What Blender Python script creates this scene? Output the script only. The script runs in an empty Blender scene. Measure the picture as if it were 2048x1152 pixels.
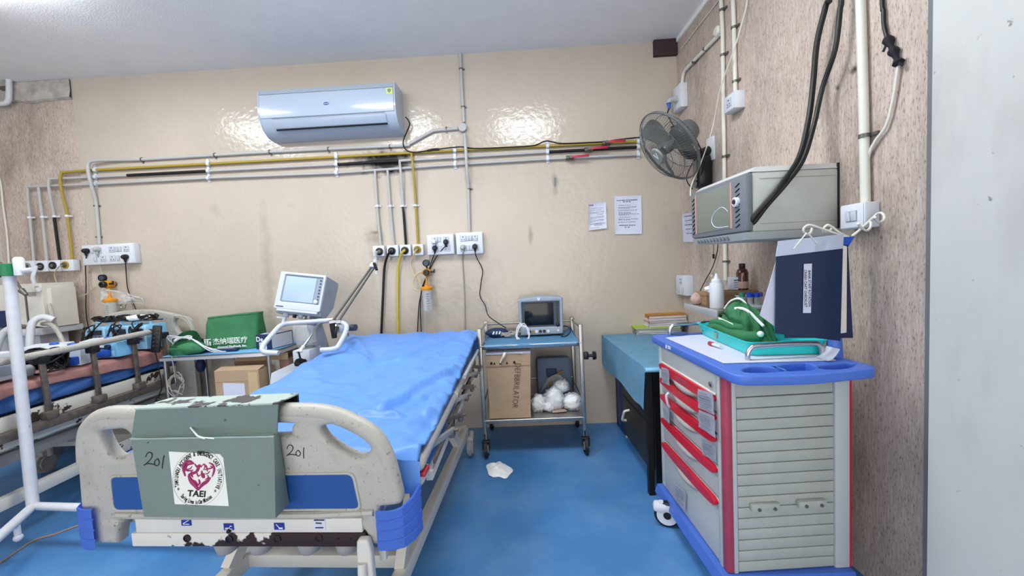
import bpy, bmesh, math, random
from mathutils import Matrix, Vector, noise
SC = bpy.context.scene
COL = SC.collection
rnd = random.Random(7)
# ---------------------------------------------------------------- camera, light, exposure
def cam_axes(pitch, yaw, roll):
    p, y, r = (math.radians(a) for a in (pitch, yaw, roll))
    fwd = Vector((math.sin(y)*math.cos(p), math.cos(y)*math.cos(p), math.sin(p)))
    right = Vector((math.cos(y), -math.sin(y), 0)); up = right.cross(fwd)
    return (math.cos(r)*right + math.sin(r)*up, -math.sin(r)*right + math.cos(r)*up, fwd)
CR, CU, CF = cam_axes(-3.309, .2987, -2.8406)
CO = Vector((0, 0, 1.3)); FPX = 800.0
cd = bpy.data.cameras.new('camera'); cam = bpy.data.objects.new('camera', cd); COL.objects.link(cam)
cd.sensor_width = 36; cd.lens = FPX/2048*36; cd.clip_start = .02
m3 = Matrix((CR, CU, -CF)).transposed()
cam.matrix_world = Matrix.Translation(CO) @ m3.to_4x4()
SC.camera = cam
SC.view_settings.view_transform = 'Standard'; SC.view_settings.look = 'None'
SC.view_settings.gamma = 1; SC.view_settings.use_curve_mapping = False
SC.view_settings.exposure = 1.1
W_ = bpy.data.worlds.new('world'); SC.world = W_; W_.use_nodes = True
W_.node_tree.nodes['Background'].inputs[0].default_value = (1, .97, .93, 1)
W_.node_tree.nodes['Background'].inputs[1].default_value = 1.4
PANELS = [(-2.62, 1.93), (-1.18, 1.70), (.16, 1.50)]      # ceiling light panels just out of the frame
PANEL_W = 11.0
# ---------------------------------------------------------------- survey: picture point -> place on a known surface
def ray(x, y): return CR*((x-1024)/FPX) - CU*((y-576)/FPX) + CF
def on(x, y, p0, n):
    d = ray(x, y); n = Vector(n); return CO + d*((Vector(p0)-CO).dot(n)/d.dot(n))
def atX(x, y, X): return on(x, y, (X, 0, 0), (1, 0, 0))
def atY(x, y, Y): return on(x, y, (0, Y, 0), (0, 1, 0))
def atZ(x, y, Z): return on(x, y, (0, 0, Z), (0, 0, 1))
def frame(o, rz): return Matrix.Translation(Vector(o)) @ Matrix.Rotation(rz, 4, 'Z')
def basis(o, x, y, z):
    m = Matrix((Vector(x), Vector(y), Vector(z))).transposed().to_4x4(); m.translation = Vector(o); return m
_a = math.atan(.033)
MW = basis((0, 3.157, 0), (math.cos(_a), -math.sin(_a), 0), (0, 0, 1), (-math.sin(_a), -math.cos(_a), 0))  # back wall: x along, y up, z out
WX = 1.347
MR = basis((WX, 0, 0), (0, -1, 0), (0, 0, 1), (-1, 0, 0))               # right wall
MWi, MRi = MW.inverted(), MR.inverted()
def w(x, y, off=0): return MWi @ on(x, y, MW @ Vector((0, 0, off)), MW.to_3x3() @ Vector((0, 0, 1)))
def r(x, y, off=0): return MRi @ atX(x, y, WX-off)
# ---------------------------------------------------------------- materials
def lin(h):
    h = h.lstrip('#'); v = [int(h[i:i+2], 16)/255 for i in (0, 2, 4)]
    return tuple(c/12.92 if c <= .04045 else ((c+.055)/1.055)**2.4 for c in v) + (1,)
MATS = {}
def mat(name, hexc, rough=.5, metal=0, spec=.5, bump=0, bscale=60, var=0, vscale=6, emit=0, trans=0, ior=1.45, alpha=1, stretch=None, coat=0):
    m = bpy.data.materials.new(name); m.use_nodes = True; MATS[name] = m
    nt = m.node_tree; b = nt.nodes['Principled BSDF']; c = lin(hexc)
    b.inputs['Base Color'].default_value = c; b.inputs['Roughness'].default_value = rough
    b.inputs['Metallic'].default_value = metal; b.inputs['Specular IOR Level'].default_value = spec
    b.inputs['Transmission Weight'].default_value = trans; b.inputs['IOR'].default_value = ior; b.inputs['Alpha'].default_value = alpha
    b.inputs['Coat Weight'].default_value = coat
    if emit: b.inputs['Emission Color'].default_value = c; b.inputs['Emission Strength'].default_value = emit
    tc = nt.nodes.new('ShaderNodeTexCoord'); src = tc.outputs['Object']
    if stretch:
        mp = nt.nodes.new('ShaderNodeMapping'); mp.inputs['Scale'].default_value = stretch
        nt.links.new(src, mp.inputs[0]); src = mp.outputs[0]
    if var:
        n = nt.nodes.new('ShaderNodeTexNoise'); n.inputs['Scale'].default_value = vscale; n.inputs['Detail'].default_value = 6
        n.inputs['Roughness'].default_value = .65
        nt.links.new(src, n.inputs['Vector'])
        rp = nt.nodes.new('ShaderNodeValToRGB')
        rp.color_ramp.elements[0].position = .32; rp.color_ramp.elements[1].position = .68
        rp.color_ramp.elements[0].color = tuple(x*(1-var) for x in c[:3])+(1,)
        rp.color_ramp.elements[1].color = tuple(min(1, x*(1+var*.6)) for x in c[:3])+(1,)
        nt.links.new(n.outputs['Fac'], rp.inputs[0]); nt.links.new(rp.outputs[0], b.inputs['Base Color'])
    if bump:
        n2 = nt.nodes.new('ShaderNodeTexNoise'); n2.inputs['Scale'].default_value = bscale; n2.inputs['Detail'].default_value = 4
        nt.links.new(src, n2.inputs['Vector'])
        bp = nt.nodes.new('ShaderNodeBump'); bp.inputs['Strength'].default_value = bump; bp.inputs['Distance'].default_value = .01
        nt.links.new(n2.outputs['Fac'], bp.inputs['Height']); nt.links.new(bp.outputs[0], b.inputs['Normal'])
    return m
def blend_in(m, hexc, mask_fn, rough=None):
    """mix a second colour into the base colour by a mask built with mask_fn(nt, coordinates)"""
    nt = m.node_tree; b = nt.nodes['Principled BSDF']; tc = [n for n in nt.nodes if n.type == 'TEX_COORD'][0]
    mx = nt.nodes.new('ShaderNodeMix'); mx.data_type = 'RGBA'
    s = b.inputs['Base Color']
    if s.is_linked: nt.links.new(s.links[0].from_socket, mx.inputs[6])
    else: mx.inputs[6].default_value = s.default_value
    mx.inputs[7].default_value = lin(hexc)
    f = mask_fn(nt, tc.outputs['Object']); nt.links.new(f, mx.inputs[0]); nt.links.new(mx.outputs[2], s)
    if rough is not None:
        mr = nt.nodes.new('ShaderNodeMapRange'); mr.inputs[3].default_value = b.inputs['Roughness'].default_value; mr.inputs[4].default_value = rough
        nt.links.new(f, mr.inputs[0]); nt.links.new(mr.outputs[0], b.inputs['Roughness'])
def noise_mask(scale, lo, hi, stretch=(1, 1, 1), detail=5, amount=1.0, off=(0, 0, 0)):
    def fn(nt, co):
        mp = nt.nodes.new('ShaderNodeMapping'); mp.inputs['Scale'].default_value = stretch; mp.inputs['Location'].default_value = off
        n = nt.nodes.new('ShaderNodeTexNoise'); n.inputs['Scale'].default_value = scale; n.inputs['Detail'].default_value = detail; n.inputs['Roughness'].default_value = .6
        nt.links.new(co, mp.inputs[0]); nt.links.new(mp.outputs[0], n.inputs['Vector'])
        mr = nt.nodes.new('ShaderNodeMapRange'); mr.inputs[1].default_value = lo; mr.inputs[2].default_value = hi; mr.inputs[4].default_value = amount
        nt.links.new(n.outputs['Fac'], mr.inputs[0]); return mr.outputs[0]
    return fn
def spot_mask(center, radii, scale=9, amt=.9, lo=1.75, hi=.95):
    """a blotch round a place, ragged by noise"""
    def fn(nt, co):
        mp = nt.nodes.new('ShaderNodeMapping'); mp.vector_type = 'POINT'
        mp.inputs['Scale'].default_value = tuple(1/x for x in radii)
        mp.inputs['Location'].default_value = tuple(-c/x for c, x in zip(center, radii))
        ln = nt.nodes.new('ShaderNodeVectorMath'); ln.operation = 'LENGTH'
        nt.links.new(co, mp.inputs[0]); nt.links.new(mp.outputs[0], ln.inputs[0])
        n = nt.nodes.new('ShaderNodeTexNoise'); n.inputs['Scale'].default_value = scale; n.inputs['Detail'].default_value = 6
        nt.links.new(co, n.inputs['Vector'])
        ad = nt.nodes.new('ShaderNodeMath'); ad.operation = 'MULTIPLY_ADD'; ad.inputs[1].default_value = 1.6
        nt.links.new(n.outputs['Fac'], ad.inputs[0]); nt.links.new(ln.outputs['Value'], ad.inputs[2])
        mr = nt.nodes.new('ShaderNodeMapRange'); mr.inputs[1].default_value = lo; mr.inputs[2].default_value = hi; mr.inputs[4].default_value = amt
        nt.links.new(ad.outputs[0], mr.inputs[0]); return mr.outputs[0]
    return fn
# walls
mat('beige_enamel', 'bfb3a4', rough=.12, bump=.30, bscale=26, var=.05, vscale=2.5)
blend_in(MATS['beige_enamel'], '8f8474', noise_mask(5, .64, .80, amount=.35), None)
mat('laminate', 'bdab9e', rough=.55, var=.16, vscale=5, bump=.1, bscale=90, stretch=(1, 1, .25))
blend_in(MATS['laminate'], '4a3b32', noise_mask(230, .54, .66, (1, 1, .24), amount=.7))
blend_in(MATS['laminate'], 'd6cac2', noise_mask(140, .48, .64, (1, 1, .14), amount=.55, off=(3, 1, 0)))
blend_in(MATS['laminate'], '5e4d40', noise_mask(2.4, .54, .75, (1, 1, .45), amount=.6, off=(7, 2, 1)))
mat('ceiling_paint', 'f1efec', rough=.9, var=.03, bump=.3, bscale=120)
mat('plaster', 'b9b2aa', rough=.9, var=.3, vscale=14, bump=.8, bscale=25)
mat('grey_pillar', 'c4c4c0', rough=.5, var=.04, vscale=3, bump=.06, bscale=20)
blend_in(MATS['grey_pillar'], '5c5853', noise_mask(28, .69, .74, amount=.8))
blend_in(MATS['grey_pillar'], '8d8a85', noise_mask(3, .55, .75, (1, 1, .35), amount=.5))
mat('strip_grey', '75777a', rough=.5, var=.1)
mat('blue_vinyl', '4580ba', rough=.36, var=.12, vscale=3, bump=.03, bscale=30)
blend_in(MATS['blue_vinyl'], '86b2da', noise_mask(2.2, .42, .8, amount=.5))
mat('dark_brown', '3a2628', rough=.6)
# plain stuff
for n, h, ro, kw in [
    ('white_plastic', 'd3d7de', .35, {}), ('pipe_white', 'b0afae', .4, {}), ('ac_white', 'a9b5c5', .18, dict(coat=.3)), ('ac_grey', '98a3b0', .3, {}),
    ('pipe_yellow', 'a08a2e', .4, {}), ('band_black', '0c0a0b', .6, {}), ('black_rubber', '0b0b0c', .5, {}), ('black_plastic', '1a1a1d', .35, {}),
    ('clip_metal', '6d6a63', .4, dict(metal=.6)), ('red_handle', 'b0213f', .4, {}), ('grey_plug', 'a9adaa', .5, {}), ('navy', '1b2c52', .6, {}),
    ('yellow_hose', 'cbb233', .4, {}), ('cream_tube', 'c9b48a', .4, {}), ('amber', 'd98d14', .35, {}), ('dark_hole', '060607', .9, {}),
    ('steel', 'a4a29e', .3, dict(metal=.9, var=.15, vscale=20)), ('chrome', 'c4c5c8', .26, dict(metal=1)), ('alu', 'c8cbcf', .35, dict(metal=.55)),
    ('paper', 'cdd0e0', .8, dict(var=.04, vscale=10, bump=.3, bscale=14)), ('print_ink', '3c3f4c', .8, {}), ('ink_black', '17171a', .7, {}), ('maroon', '9c2560', .6, {}), ('maroon_line', '8a2050', .6, {}),
    ('vent_white', 'c2c8d0', .35, {}), ('vent_grey', '9ba3ad', .4, {}), ('screen_light', 'a9bcd0', .12, {}), ('screen_dark', '0d1018', .12, {}),
    ('bezel_grey', '8d9aa9', .4, {}), ('bezel_dark', '3a4553', .4, {}), ('cardboard', 'b0977a', .85, dict(var=.08, vscale=12)), ('cardboard_dark', '8d7260', .85, dict(var=.1)),
    ('tape', 'c5ad84', .4, {}), ('green_cloth', '37794f', .8, dict(var=.15, vscale=8, bump=.2, bscale=120)), ('white_print', 'e9efe9', .7, {}),
    ('sheet_blue_pale', '72aedd', .7, dict(var=.08)), ('trolley_blue', '78b4e0', .7, dict(var=.08)), ('cloth_teal', '92cdee', .8, dict(var=.1, vscale=9, bump=.15, bscale=200)), ('bed_blue', '5f92dc', .42, dict(var=.06, vscale=5, bump=.55, bscale=8)),
    ('bed2_blue', '568bd8', .5, dict(var=.15)), ('pink', 'd6a09a', .8, dict(var=.15, vscale=14)), ('ivory', 'b1ada4', .42, dict(var=.06, vscale=7, bump=.1, bscale=120)),
    ('panel_blue', '1d4c8e', .5, dict(var=.05)), ('bumper_blue', '6592f0', .45, dict(var=.06)), ('frame_white', 'd6d2c8', .45, dict(var=.05)), ('rust_dark', '2a1a1c', .7, dict(var=.3, vscale=30)),
    ('cup_grey', '9b9791', .5, dict(var=.08)), ('file_green', '6f8079', .45, dict(var=.06, bump=.12, bscale=160)), ('file_pale', '9fb0a8', .5, dict(var=.2, vscale=10)), ('sticker', 'e4e4dc', .5, {}),
    ('rail_brown', '80766f', .4, dict(metal=.55, var=.35, vscale=30)), ('tube_alu', 'b9bcc0', .3, dict(metal=.35)), ('wheel_grey', '8d9094', .5, {}),
    ('pump_blue', '84c2e8', .4, {}), ('pump_pale', '9fd0ec', .4, {}), ('blue_strong', '2457b8', .4, {}), ('black_cloth', '16161f', .8, dict(var=.2)),
    ('cart_grey', 'b6bbbb', .5, dict(var=.04)), ('slat_grey', 'abaea6', .55, dict(var=.08, vscale=9)), ('cart_blue', '4a70c8', .4, dict(var=.05)), ('cart_red', 'c81830', .3, {}), ('cart_red_dull', 'a63f56', .5, dict(var=.15, vscale=12)),
    ('cart_white', 'd9d7d2', .4, {}), ('turquoise', '2fd3d2', .35, dict(var=.03)), ('table_black', '141311', .5, dict(var=.2)), ('cabinet_dark', '2c2a27', .5, dict(var=.25, vscale=14)), ('deep_blue', '102c78', .5, {}),
    ('crt_grey', 'b8bcb4', .5, dict(var=.06, vscale=14)), ('crt_front', '6f767d', .45, {}), ('crt_screen', '787d72', .25, {}), ('crt_top', 'c2c4c2', .5, {}), ('crt_pink', 'd79c92', .5, {}),
    ('folder_blue', '1d2b4a', .28, dict(bump=.15, bscale=9)), ('film_silver', 'c6d0e2', .14, dict(bump=.5, bscale=14, metal=.25)), ('wire_white', 'd8d6cb', .45, {}),
    ('tissue_white', 'fbfbfb', .9, dict(bump=.3)), ('mag_orange', 'c2703e', .6, dict(var=.3)), ('mag_yellow', 'b98428', .6, dict(var=.3, vscale=15)), ('mag_lime', '9fc522', .5, {}), ('mag_grey', '8b9089', .6, {}), ('mag_white', 'd9d3cc', .7, dict(var=.06)), ('mag_pink', 'b99a92', .7, {}),
    ('green_plastic', '0f7a48', .4, {}), ('hose_white', 'cfd3d8', .45, dict(bump=.4, bscale=60)), ('wood_tan', '93785a', .7, dict(var=.2, stretch=(3, 3, 30))), ('pack_white', 'd2d6e4', .5, {}), ('cap_blue', '1246c8', .4, {}), ('cap_green', '2c8a68', .4, {}), ('cap_purple', '6a55b8', .4, {}),
    ('stand_white', 'd9dade', .45, dict(var=.08, vscale=20)), ('cushion_slate', '5f6f86', .6, dict(var=.1)), ('fan_grey', '565a5c', .35, {}), ('fan_blade', '858982', .4, {}), ('thread_grey', '9a968c', .6, {}), ('cord_orange', 'b08a66', .6, {}), ('logo_blue', '1e2f8c', .4, {}), ('lime_sticker', 'c9d25a', .5, {}),
    ('leaf_gold', '8c6b2a', .6, {}), ('wheel_black', '17181b', .5, {}), ('red_plastic', 'b32b3a', .5, {}),
]: mat(n, h, rough=ro, **kw)
mat('clear_plastic', 'd8dddd', rough=.12, alpha=.26)
mat('amber_glass', '4a1a0c', rough=.1, spec=.7, coat=.4)
mat('bag_film', 'eef1f4', rough=.22, alpha=.35)
mat('light_panel', 'f6fbff', emit=PANEL_W)
# worn paint
blend_in(MATS['ivory'], '8a8272', noise_mask(8, .54, .72, amount=.5))
blend_in(MATS['ivory'], '5a544a', noise_mask(80, .60, .68, amount=.6))
mat('chipped', 'd8d3c8', rough=.5); blend_in(MATS['chipped'], '2a181b', noise_mask(4.2, .50, .515, detail=5), .7)
mat('chipped_lip', 'a9b8b0', rough=.5); blend_in(MATS['chipped_lip'], '4a4444', noise_mask(9, .50, .52, detail=4), .7)
mat('beam_chip', 'd6d2c8', rough=.5); blend_in(MATS['beam_chip'], '3a2a26', noise_mask(6, .57, .59, detail=4), .7)
blend_in(MATS['stand_white'], '7b6a58', noise_mask(14, .66, .72, amount=.7))
blend_in(MATS['file_green'], '1d2a26', noise_mask(30, .72, .74, amount=.9))
# ---------------------------------------------------------------- mesh builder
class G:
    def __init__(s, M=None): s.bm = bmesh.new(); s.M = M or Matrix()
    def _fin(s, vs, L):
        M = s.M @ L
        for v in vs: v.co = M @ v.co
        if M.determinant() < 0: bmesh.ops.reverse_faces(s.bm, faces=list({f for v in vs for f in v.link_faces}))
        return s
    def box(s, c, d, rot=None, bev=0, seg=2):
        old = set(s.bm.verts) if bev else None
        g = bmesh.ops.create_cube(s.bm, size=1); vs = g['verts']
        for v in vs: v.co = Vector((v.co.x*d[0], v.co.y*d[1], v.co.z*d[2]))
        if bev:
            es = list({e for v in vs for e in v.link_edges})
            bmesh.ops.bevel(s.bm, geom=es, offset=min(bev, min(d)*.49), segments=seg, profile=.5, affect='EDGES')
            vs = [v for v in s.bm.verts if v not in old]
        L = Matrix.Translation(Vector(c))
        if rot is not None: L = L @ (rot if isinstance(rot, Matrix) else Matrix.Rotation(rot[2], 4, 'Z') @ Matrix.Rotation(rot[1], 4, 'Y') @ Matrix.Rotation(rot[0], 4, 'X'))
        return s._fin(vs, L)
    def span(s, a, b, bev=0): return s.box([(a[i]+b[i])/2 for i in range(3)], [abs(a[i]-b[i]) for i in range(3)], bev=bev)
    def hexa(s, p):
        """eight corners: four of one face, four of the opposite one in the same order"""
        vs = [s.bm.verts.new(Vector(q)) for q in p]
        for f in ((3, 2, 1, 0), (4, 5, 6, 7), (0, 1, 5, 4), (1, 2, 6, 5), (2, 3, 7, 6), (3, 0, 4, 7)): s.bm.faces.new([vs[i] for i in f])
        bmesh.ops.recalc_face_normals(s.bm, faces=list({f for v in vs for f in v.link_faces}))
        return s._fin(vs, Matrix())
    def cyl(s, a, b, r0, r1=None, n=16):
        a, b = Vector(a), Vector(b); d = b-a; r1 = r0 if r1 is None else r1
        g = bmesh.ops.create_cone(s.bm, cap_ends=True, segments=n, radius1=r0, radius2=max(r1, 1e-5), depth=d.length)
        return s._fin(g['verts'], Matrix.Translation((a+b)/2) @ d.to_track_quat('Z', 'Y').to_matrix().to_4x4())
    def bar(s, a, b, wd, ht, up=(0, 0, 1), bev=0):
        a, b = Vector(a), Vector(b); d = b-a; z = d.normalized(); x = Vector(up).cross(z)
        if x.length < 1e-4: x = Vector((1, 0, 0)).cross(z)
        x.normalize(); y = z.cross(x); R = basis((a+b)/2, x, y, z)
        return s.box((0, 0, 0), (wd, ht, d.length), R, bev)
    def tube(s, pts, rad, n=8, closed=False, smooth=0):
        P = [Vector(p) for p in pts]
        if smooth: P = catmull(P, smooth, closed)
        N = len(P); rr = rad if callable(rad) else (lambda t: rad)
        T = []
        for i in range(N):
            a, b = (P[i-1], P[(i+1) % N]) if closed else (P[max(i-1, 0)], P[min(i+1, N-1)])
            t = (b-a); T.append(t.normalized() if t.length > 1e-9 else Vector((0, 0, 1)))
        u = T[0].orthogonal().normalized(); rings = []; vs = []
        for i in range(N):
            if i: u = (T[i-1].rotation_difference(T[i]) @ u)
            u = (u - T[i]*u.dot(T[i])).normalized(); v = T[i].cross(u); R = rr(i/max(N-1, 1))
            ring = [s.bm.verts.new(P[i] + (u*math.cos(2*math.pi*k/n) + v*math.sin(2*math.pi*k/n))*R) for k in range(n)]
            rings.append(ring); vs += ring
        for i in range(N if closed else N-1):
            A, B = rings[i], rings[(i+1) % N]
            for k in range(n): s.bm.faces.new((A[k], A[(k+1) % n], B[(k+1) % n], B[k]))
        if not closed: s.bm.faces.new(rings[0][::-1]); s.bm.faces.new(rings[-1])
        return s._fin(vs, Matrix())
    def lathe(s, prof, o=(0, 0, 0), axis=(0, 0, 1), n=20):
        q = Vector(axis).to_track_quat('Z', 'Y').to_matrix().to_4x4(); rings = []; vs = []
        for R, z in prof:
            ring = [s.bm.verts.new((max(R, 1e-5)*math.cos(2*math.pi*k/n), max(R, 1e-5)*math.sin(2*math.pi*k/n), z)) for k in range(n)]
            rings.append(ring); vs += ring
        for A, B in zip(rings, rings[1:]):
            for k in range(n): s.bm.faces.new((A[k], A[(k+1) % n], B[(k+1) % n], B[k]))
        if prof[0] != prof[-1]: s.bm.faces.new(rings[0][::-1]); s.bm.faces.new(rings[-1])
        bmesh.ops.recalc_face_normals(s.bm, faces=list({f for v in vs for f in v.link_faces}))
        return s._fin(vs, Matrix.Translation(Vector(o)) @ q)
    def prism(s, pts, d, L=None):
        """outline in the local xy plane, pulled out by d along z"""
        n = len(pts); A = [s.bm.verts.new((x, y, 0)) for x, y in pts]; B = [s.bm.verts.new((x, y, d)) for x, y in pts]
        s.bm.faces.new(A[::-1]); s.bm.faces.new(B)
        for i in range(n): s.bm.faces.new((A[i], A[(i+1) % n], B[(i+1) % n], B[i]))
        bmesh.ops.recalc_face_normals(s.bm, faces=list({f for v in A+B for f in v.link_faces}))
        return s._fin(A+B, L or Matrix())
    def grid(s, f, nu, nv, closed_u=False):
        V = [[s.bm.verts.new(f(i/nu, j/nv)) for j in range(nv+1)] for i in range(nu+(0 if closed_u else 1))]
        k = len(V)
        for i in range(nu):
            for j in range(nv): s.bm.faces.new((V[i][j], V[(i+1) % k][j], V[(i+1) % k][j+1], V[i][j+1]))
        return s._fin([v for row in V for v in row], Matrix())
    def sphere(s, c, rad, n=12, sq=(1, 1, 1), rot=None):
        g = bmesh.ops.create_uvsphere(s.bm, u_segments=n, v_segments=max(6, n*2//3), radius=rad)
        L = Matrix.Translation(Vector(c)) @ (rot or Matrix()) @ Matrix.Diagonal((*sq, 1))
        return s._fin(g['verts'], L)
    def blob(s, c, d, amp, freq, sub=4, seed=0, flat=None, ridg=0):
        """a crumpled lump: a displaced sphere of half sizes d standing on its lowest level"""
        g = bmesh.ops.create_icosphere(s.bm, subdivisions=sub, radius=1); sd = Vector((seed*7.3, seed*3.1, seed*1.7))
        for v in g['verts']:
            p = v.co.copy(); q = p*freq + sd
            h = noise.noise(q) + .5*noise.noise(q*2.1) + (ridg*(.5-abs(noise.noise(q*1.3+sd))*2) if ridg else 0)
            p = p*(1+amp*h); p = Vector((p.x*d[0], p.y*d[1], p.z*d[2]))
            if flat is not None: p.z = max(p.z, flat)
            v.co = p
        return s._fin(g['verts'], Matrix.Translation(Vector(c)))
def catmull(P, k, closed=False):
    out = []; N = len(P)
    for i in range(N if closed else N-1):
        if closed: a, b, c, d = P[i-1], P[i], P[(i+1) % N], P[(i+2) % N]
        else: a, b, c, d = P[max(i-1, 0)], P[i], P[i+1], P[min(i+2, N-1)]
        for j in range(k):
            t = j/k; out.append(.5*((2*b)+(c-a)*t+(2*a-5*b+4*c-d)*t*t+(3*b-a-3*c+d)*t**3))
    if not closed: out.append(P[-1])
    return out
def smooth2(pts, k=5, closed=True): return [(p.x, p.y) for p in catmull([Vector((x, y, 0)) for x, y in pts], k, closed)]
def rrect(x0, y0, x1, y1, R, k=5):
    out = []
    for cx, cy, a0 in ((x1-R, y1-R, 0), (x0+R, y1-R, 90), (x0+R, y0+R, 180), (x1-R, y0+R, 270)):
        for i in range(k+1):
            a = math.radians(a0+90*i/k); out.append((cx+R*math.cos(a), cy+R*math.sin(a)))
    return out
def curve2d(loops, depth, bev, M):
    """a plate with holes: first loop the outline, the rest holes; rounded edges; centred on its plane"""
    c = bpy.data.curves.new('plate', 'CURVE'); c.dimensions = '2D'; c.fill_mode = 'BOTH'; c.extrude = max(depth/2-bev, .0002); c.bevel_depth = bev; c.bevel_resolution = 2; c.offset = -bev
    for lp in loops:
        sp = c.splines.new('POLY'); sp.points.add(len(lp)-1); sp.use_cyclic_u = True
        for p, q in zip(sp.points, lp): p.co = (q[0], q[1], 0, 1)
    o = bpy.data.objects.new('plate', c); COL.objects.link(o)
    dg = bpy.context.evaluated_depsgraph_get(); me = bpy.data.meshes.new_from_object(o.evaluated_get(dg))
    bpy.data.objects.remove(o); bpy.data.curves.remove(c)
    g = G(); g.bm.from_mesh(me); bpy.data.meshes.remove(me)
    bmesh.ops.remove_doubles(g.bm, verts=g.bm.verts, dist=1e-5)
    for v in g.bm.verts: v.co = M @ v.co
    return g
def text_g(s, size, M, align='CENTER', extrude=.0004, sx=1.0, spacing=1.0, bold=0.0):
    c = bpy.data.curves.new('letters', 'FONT'); c.body = s; c.size = size; c.align_x = align; c.align_y = 'CENTER'; c.extrude = extrude; c.space_character = spacing; c.offset = bold; c.resolution_u = 2
    o = bpy.data.objects.new('letters', c); COL.objects.link(o)
    dg = bpy.context.evaluated_depsgraph_get(); me = bpy.data.meshes.new_from_object(o.evaluated_get(dg))
    bpy.data.objects.remove(o); bpy.data.curves.remove(c)
    g = G(); g.bm.from_mesh(me); bpy.data.meshes.remove(me)
    for v in g.bm.verts: v.co = M @ Vector((v.co.x*sx, v.co.y, v.co.z))
    return g
# ---------------------------------------------------------------- objects
def root_of(o):
    while o.parent: o = o.parent
    return o
def T(name, label, cat, loc=(0, 0, 0), rz=0, group=None):
    o = bpy.data.objects.new(name, None); COL.objects.link(o); o.empty_display_size = .05
    o.matrix_basis = frame(loc, rz); o['label'] = label; o['category'] = cat
    if group: o['group'] = group
    return o
def P(name, g, m, par=None, local=False, flat=False, label=None, stuff=False, ang=40):
    """link a builder's mesh as ONE object; geometry is in room coordinates unless local"""
    me = bpy.data.meshes.new(name)
    if par is not None and not local:
        Mi = root_of(par).matrix_basis.inverted()
        for v in g.bm.verts: v.co = Mi @ v.co
    g.bm.to_mesh(me); g.bm.free(); me.materials.append(MATS[m])
    if not flat:
        me.shade_smooth(); me.set_sharp_from_angle(angle=math.radians(ang))
    o = bpy.data.objects.new(name, me); COL.objects.link(o)
    if par is not None: o.parent = par
    if label: o['label'] = label
    if stuff: o['kind'] = 'stuff'
    return o
def tag(o, label, cat, group=None):
    o['label'] = label; o['category'] = cat
    if group: o['group'] = group
    return o
def S(name, g, m, par=None, **k):
    o = P(name, g, m, par, **k)
    if par is None: o['kind'] = 'structure'
    return o
def dup(o, loc=None, label=None, rz=None):
    def cp(a, par):
        c = a.copy(); COL.objects.link(c)
        if par is not None: c.parent = par
        for ch in list(a.children): cp(ch, c)
        return c
    c = cp(o, None)
    if loc is not None: c.matrix_basis = frame(loc, 0 if rz is None else rz)
    if label: c['label'] = label
    return c
def stroke(pts, M, rad=.0012, sm=5): return G(M).tube([(x, y, 0) for x, y in pts], rad, 5, smooth=sm)
def merge(*gs):
    a = gs[0]
    for b in gs[1:]:
        me = bpy.data.meshes.new('t'); b.bm.to_mesh(me); a.bm.from_mesh(me); bpy.data.meshes.remove(me); b.bm.free()
    return a
# ================================================================ the room
CZ = 2.93
S('floor', G().span((-4.3, -3, -.1), (1.6, 3.5, 0)), 'blue_vinyl')
S('ceiling', G().span((-4.3, -3, CZ), (1.6, 3.5, CZ+.1)), 'ceiling_paint')
eL = w(140, 153); eB = w(204, 850); cR = MWi @ Vector((WX, 3.157-.033*WX, 0))
g = G(MW); xb = eB.x+(eB.x-eL.x)*.0
g.hexa([(eL.x, 0, 0), (cR.x, 0, 0), (cR.x, CZ, 0), (eL.x, CZ, 0), (eL.x, 0, -.1), (cR.x, 0, -.1), (cR.x, CZ, -.1), (eL.x, CZ, -.1)])
S('wall_back', g, 'beige_enamel')
g = G(MW).span((-4.3, 0, -.012), (eL.x, CZ, -.1)); S('wall_back_left', g, 'laminate')
S('wall_left', G().span((-4.28, -3, 0), (-4.12, 3.4, CZ)), 'grey_pillar')
S('wall_right', G().span((WX, -3, 0), (WX+.12, 3.13, CZ)), 'laminate')
S('wall_right_pillar', G().span((1.28, -3, 0), (WX, 1.208, CZ)), 'grey_pillar')
S('edge_strip', G().span((1.322, 1.208, 0), (WX, 1.262, CZ)), 'strip_grey')  # darker grey strip between the laminate wall and the pillar
a, b = w(1308, 80, .03), w(1360, 108, .03)
S('trim_2', G(MW).span((a.x, b.y, 0), (cR.x-.002, CZ-.001, .03)), 'dark_brown')
# broken plaster band under the ceiling, left
def band(u, v):
    x = -4.1+u*(eL.x+4.1); h = CZ-.002-v*(.15+.05*noise.noise((x*5, 3, 0)))
    return Vector((x, h, .012+.02*noise.noise((x*9, h*9, 1))*(1 if .05 < v < .95 else 0)+(0 if v < .97 else -.02)))
S('trim_3', G(MW).grid(band, 60, 14), 'plaster')
# cornice line between ceiling and right wall
S('trim_4', G().span((WX-.012, 1.3, CZ-.03), (WX, 3.1, CZ)), 'ceiling_paint')
def light(x, y, label):
    t = T('ceiling_light', label, 'ceiling light', (x, y, CZ), 0, 'square light panels on the ceiling')
    g = G()
    for dx, dy, sx, sy in ((0, .31, .64, .02), (0, -.31, .64, .02), (.31, 0, .02, .6), (-.31, 0, .02, .6)): g.box((dx, dy, -.02), (sx, sy, .04))
    P('lamp_frame', g, 'white_plastic', t, local=True)
    P('diffuser', G().box((0, 0, -.042), (.6, .6, .08)), 'light_panel', t, local=True)
for (x, y), s in zip(PANELS, ('over the bed with the pink sheet', 'above the air conditioner side of the empty bed', 'over the gap beside the stainless trolley')): light(x, y, 'square white ceiling light panel ' + s)
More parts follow.
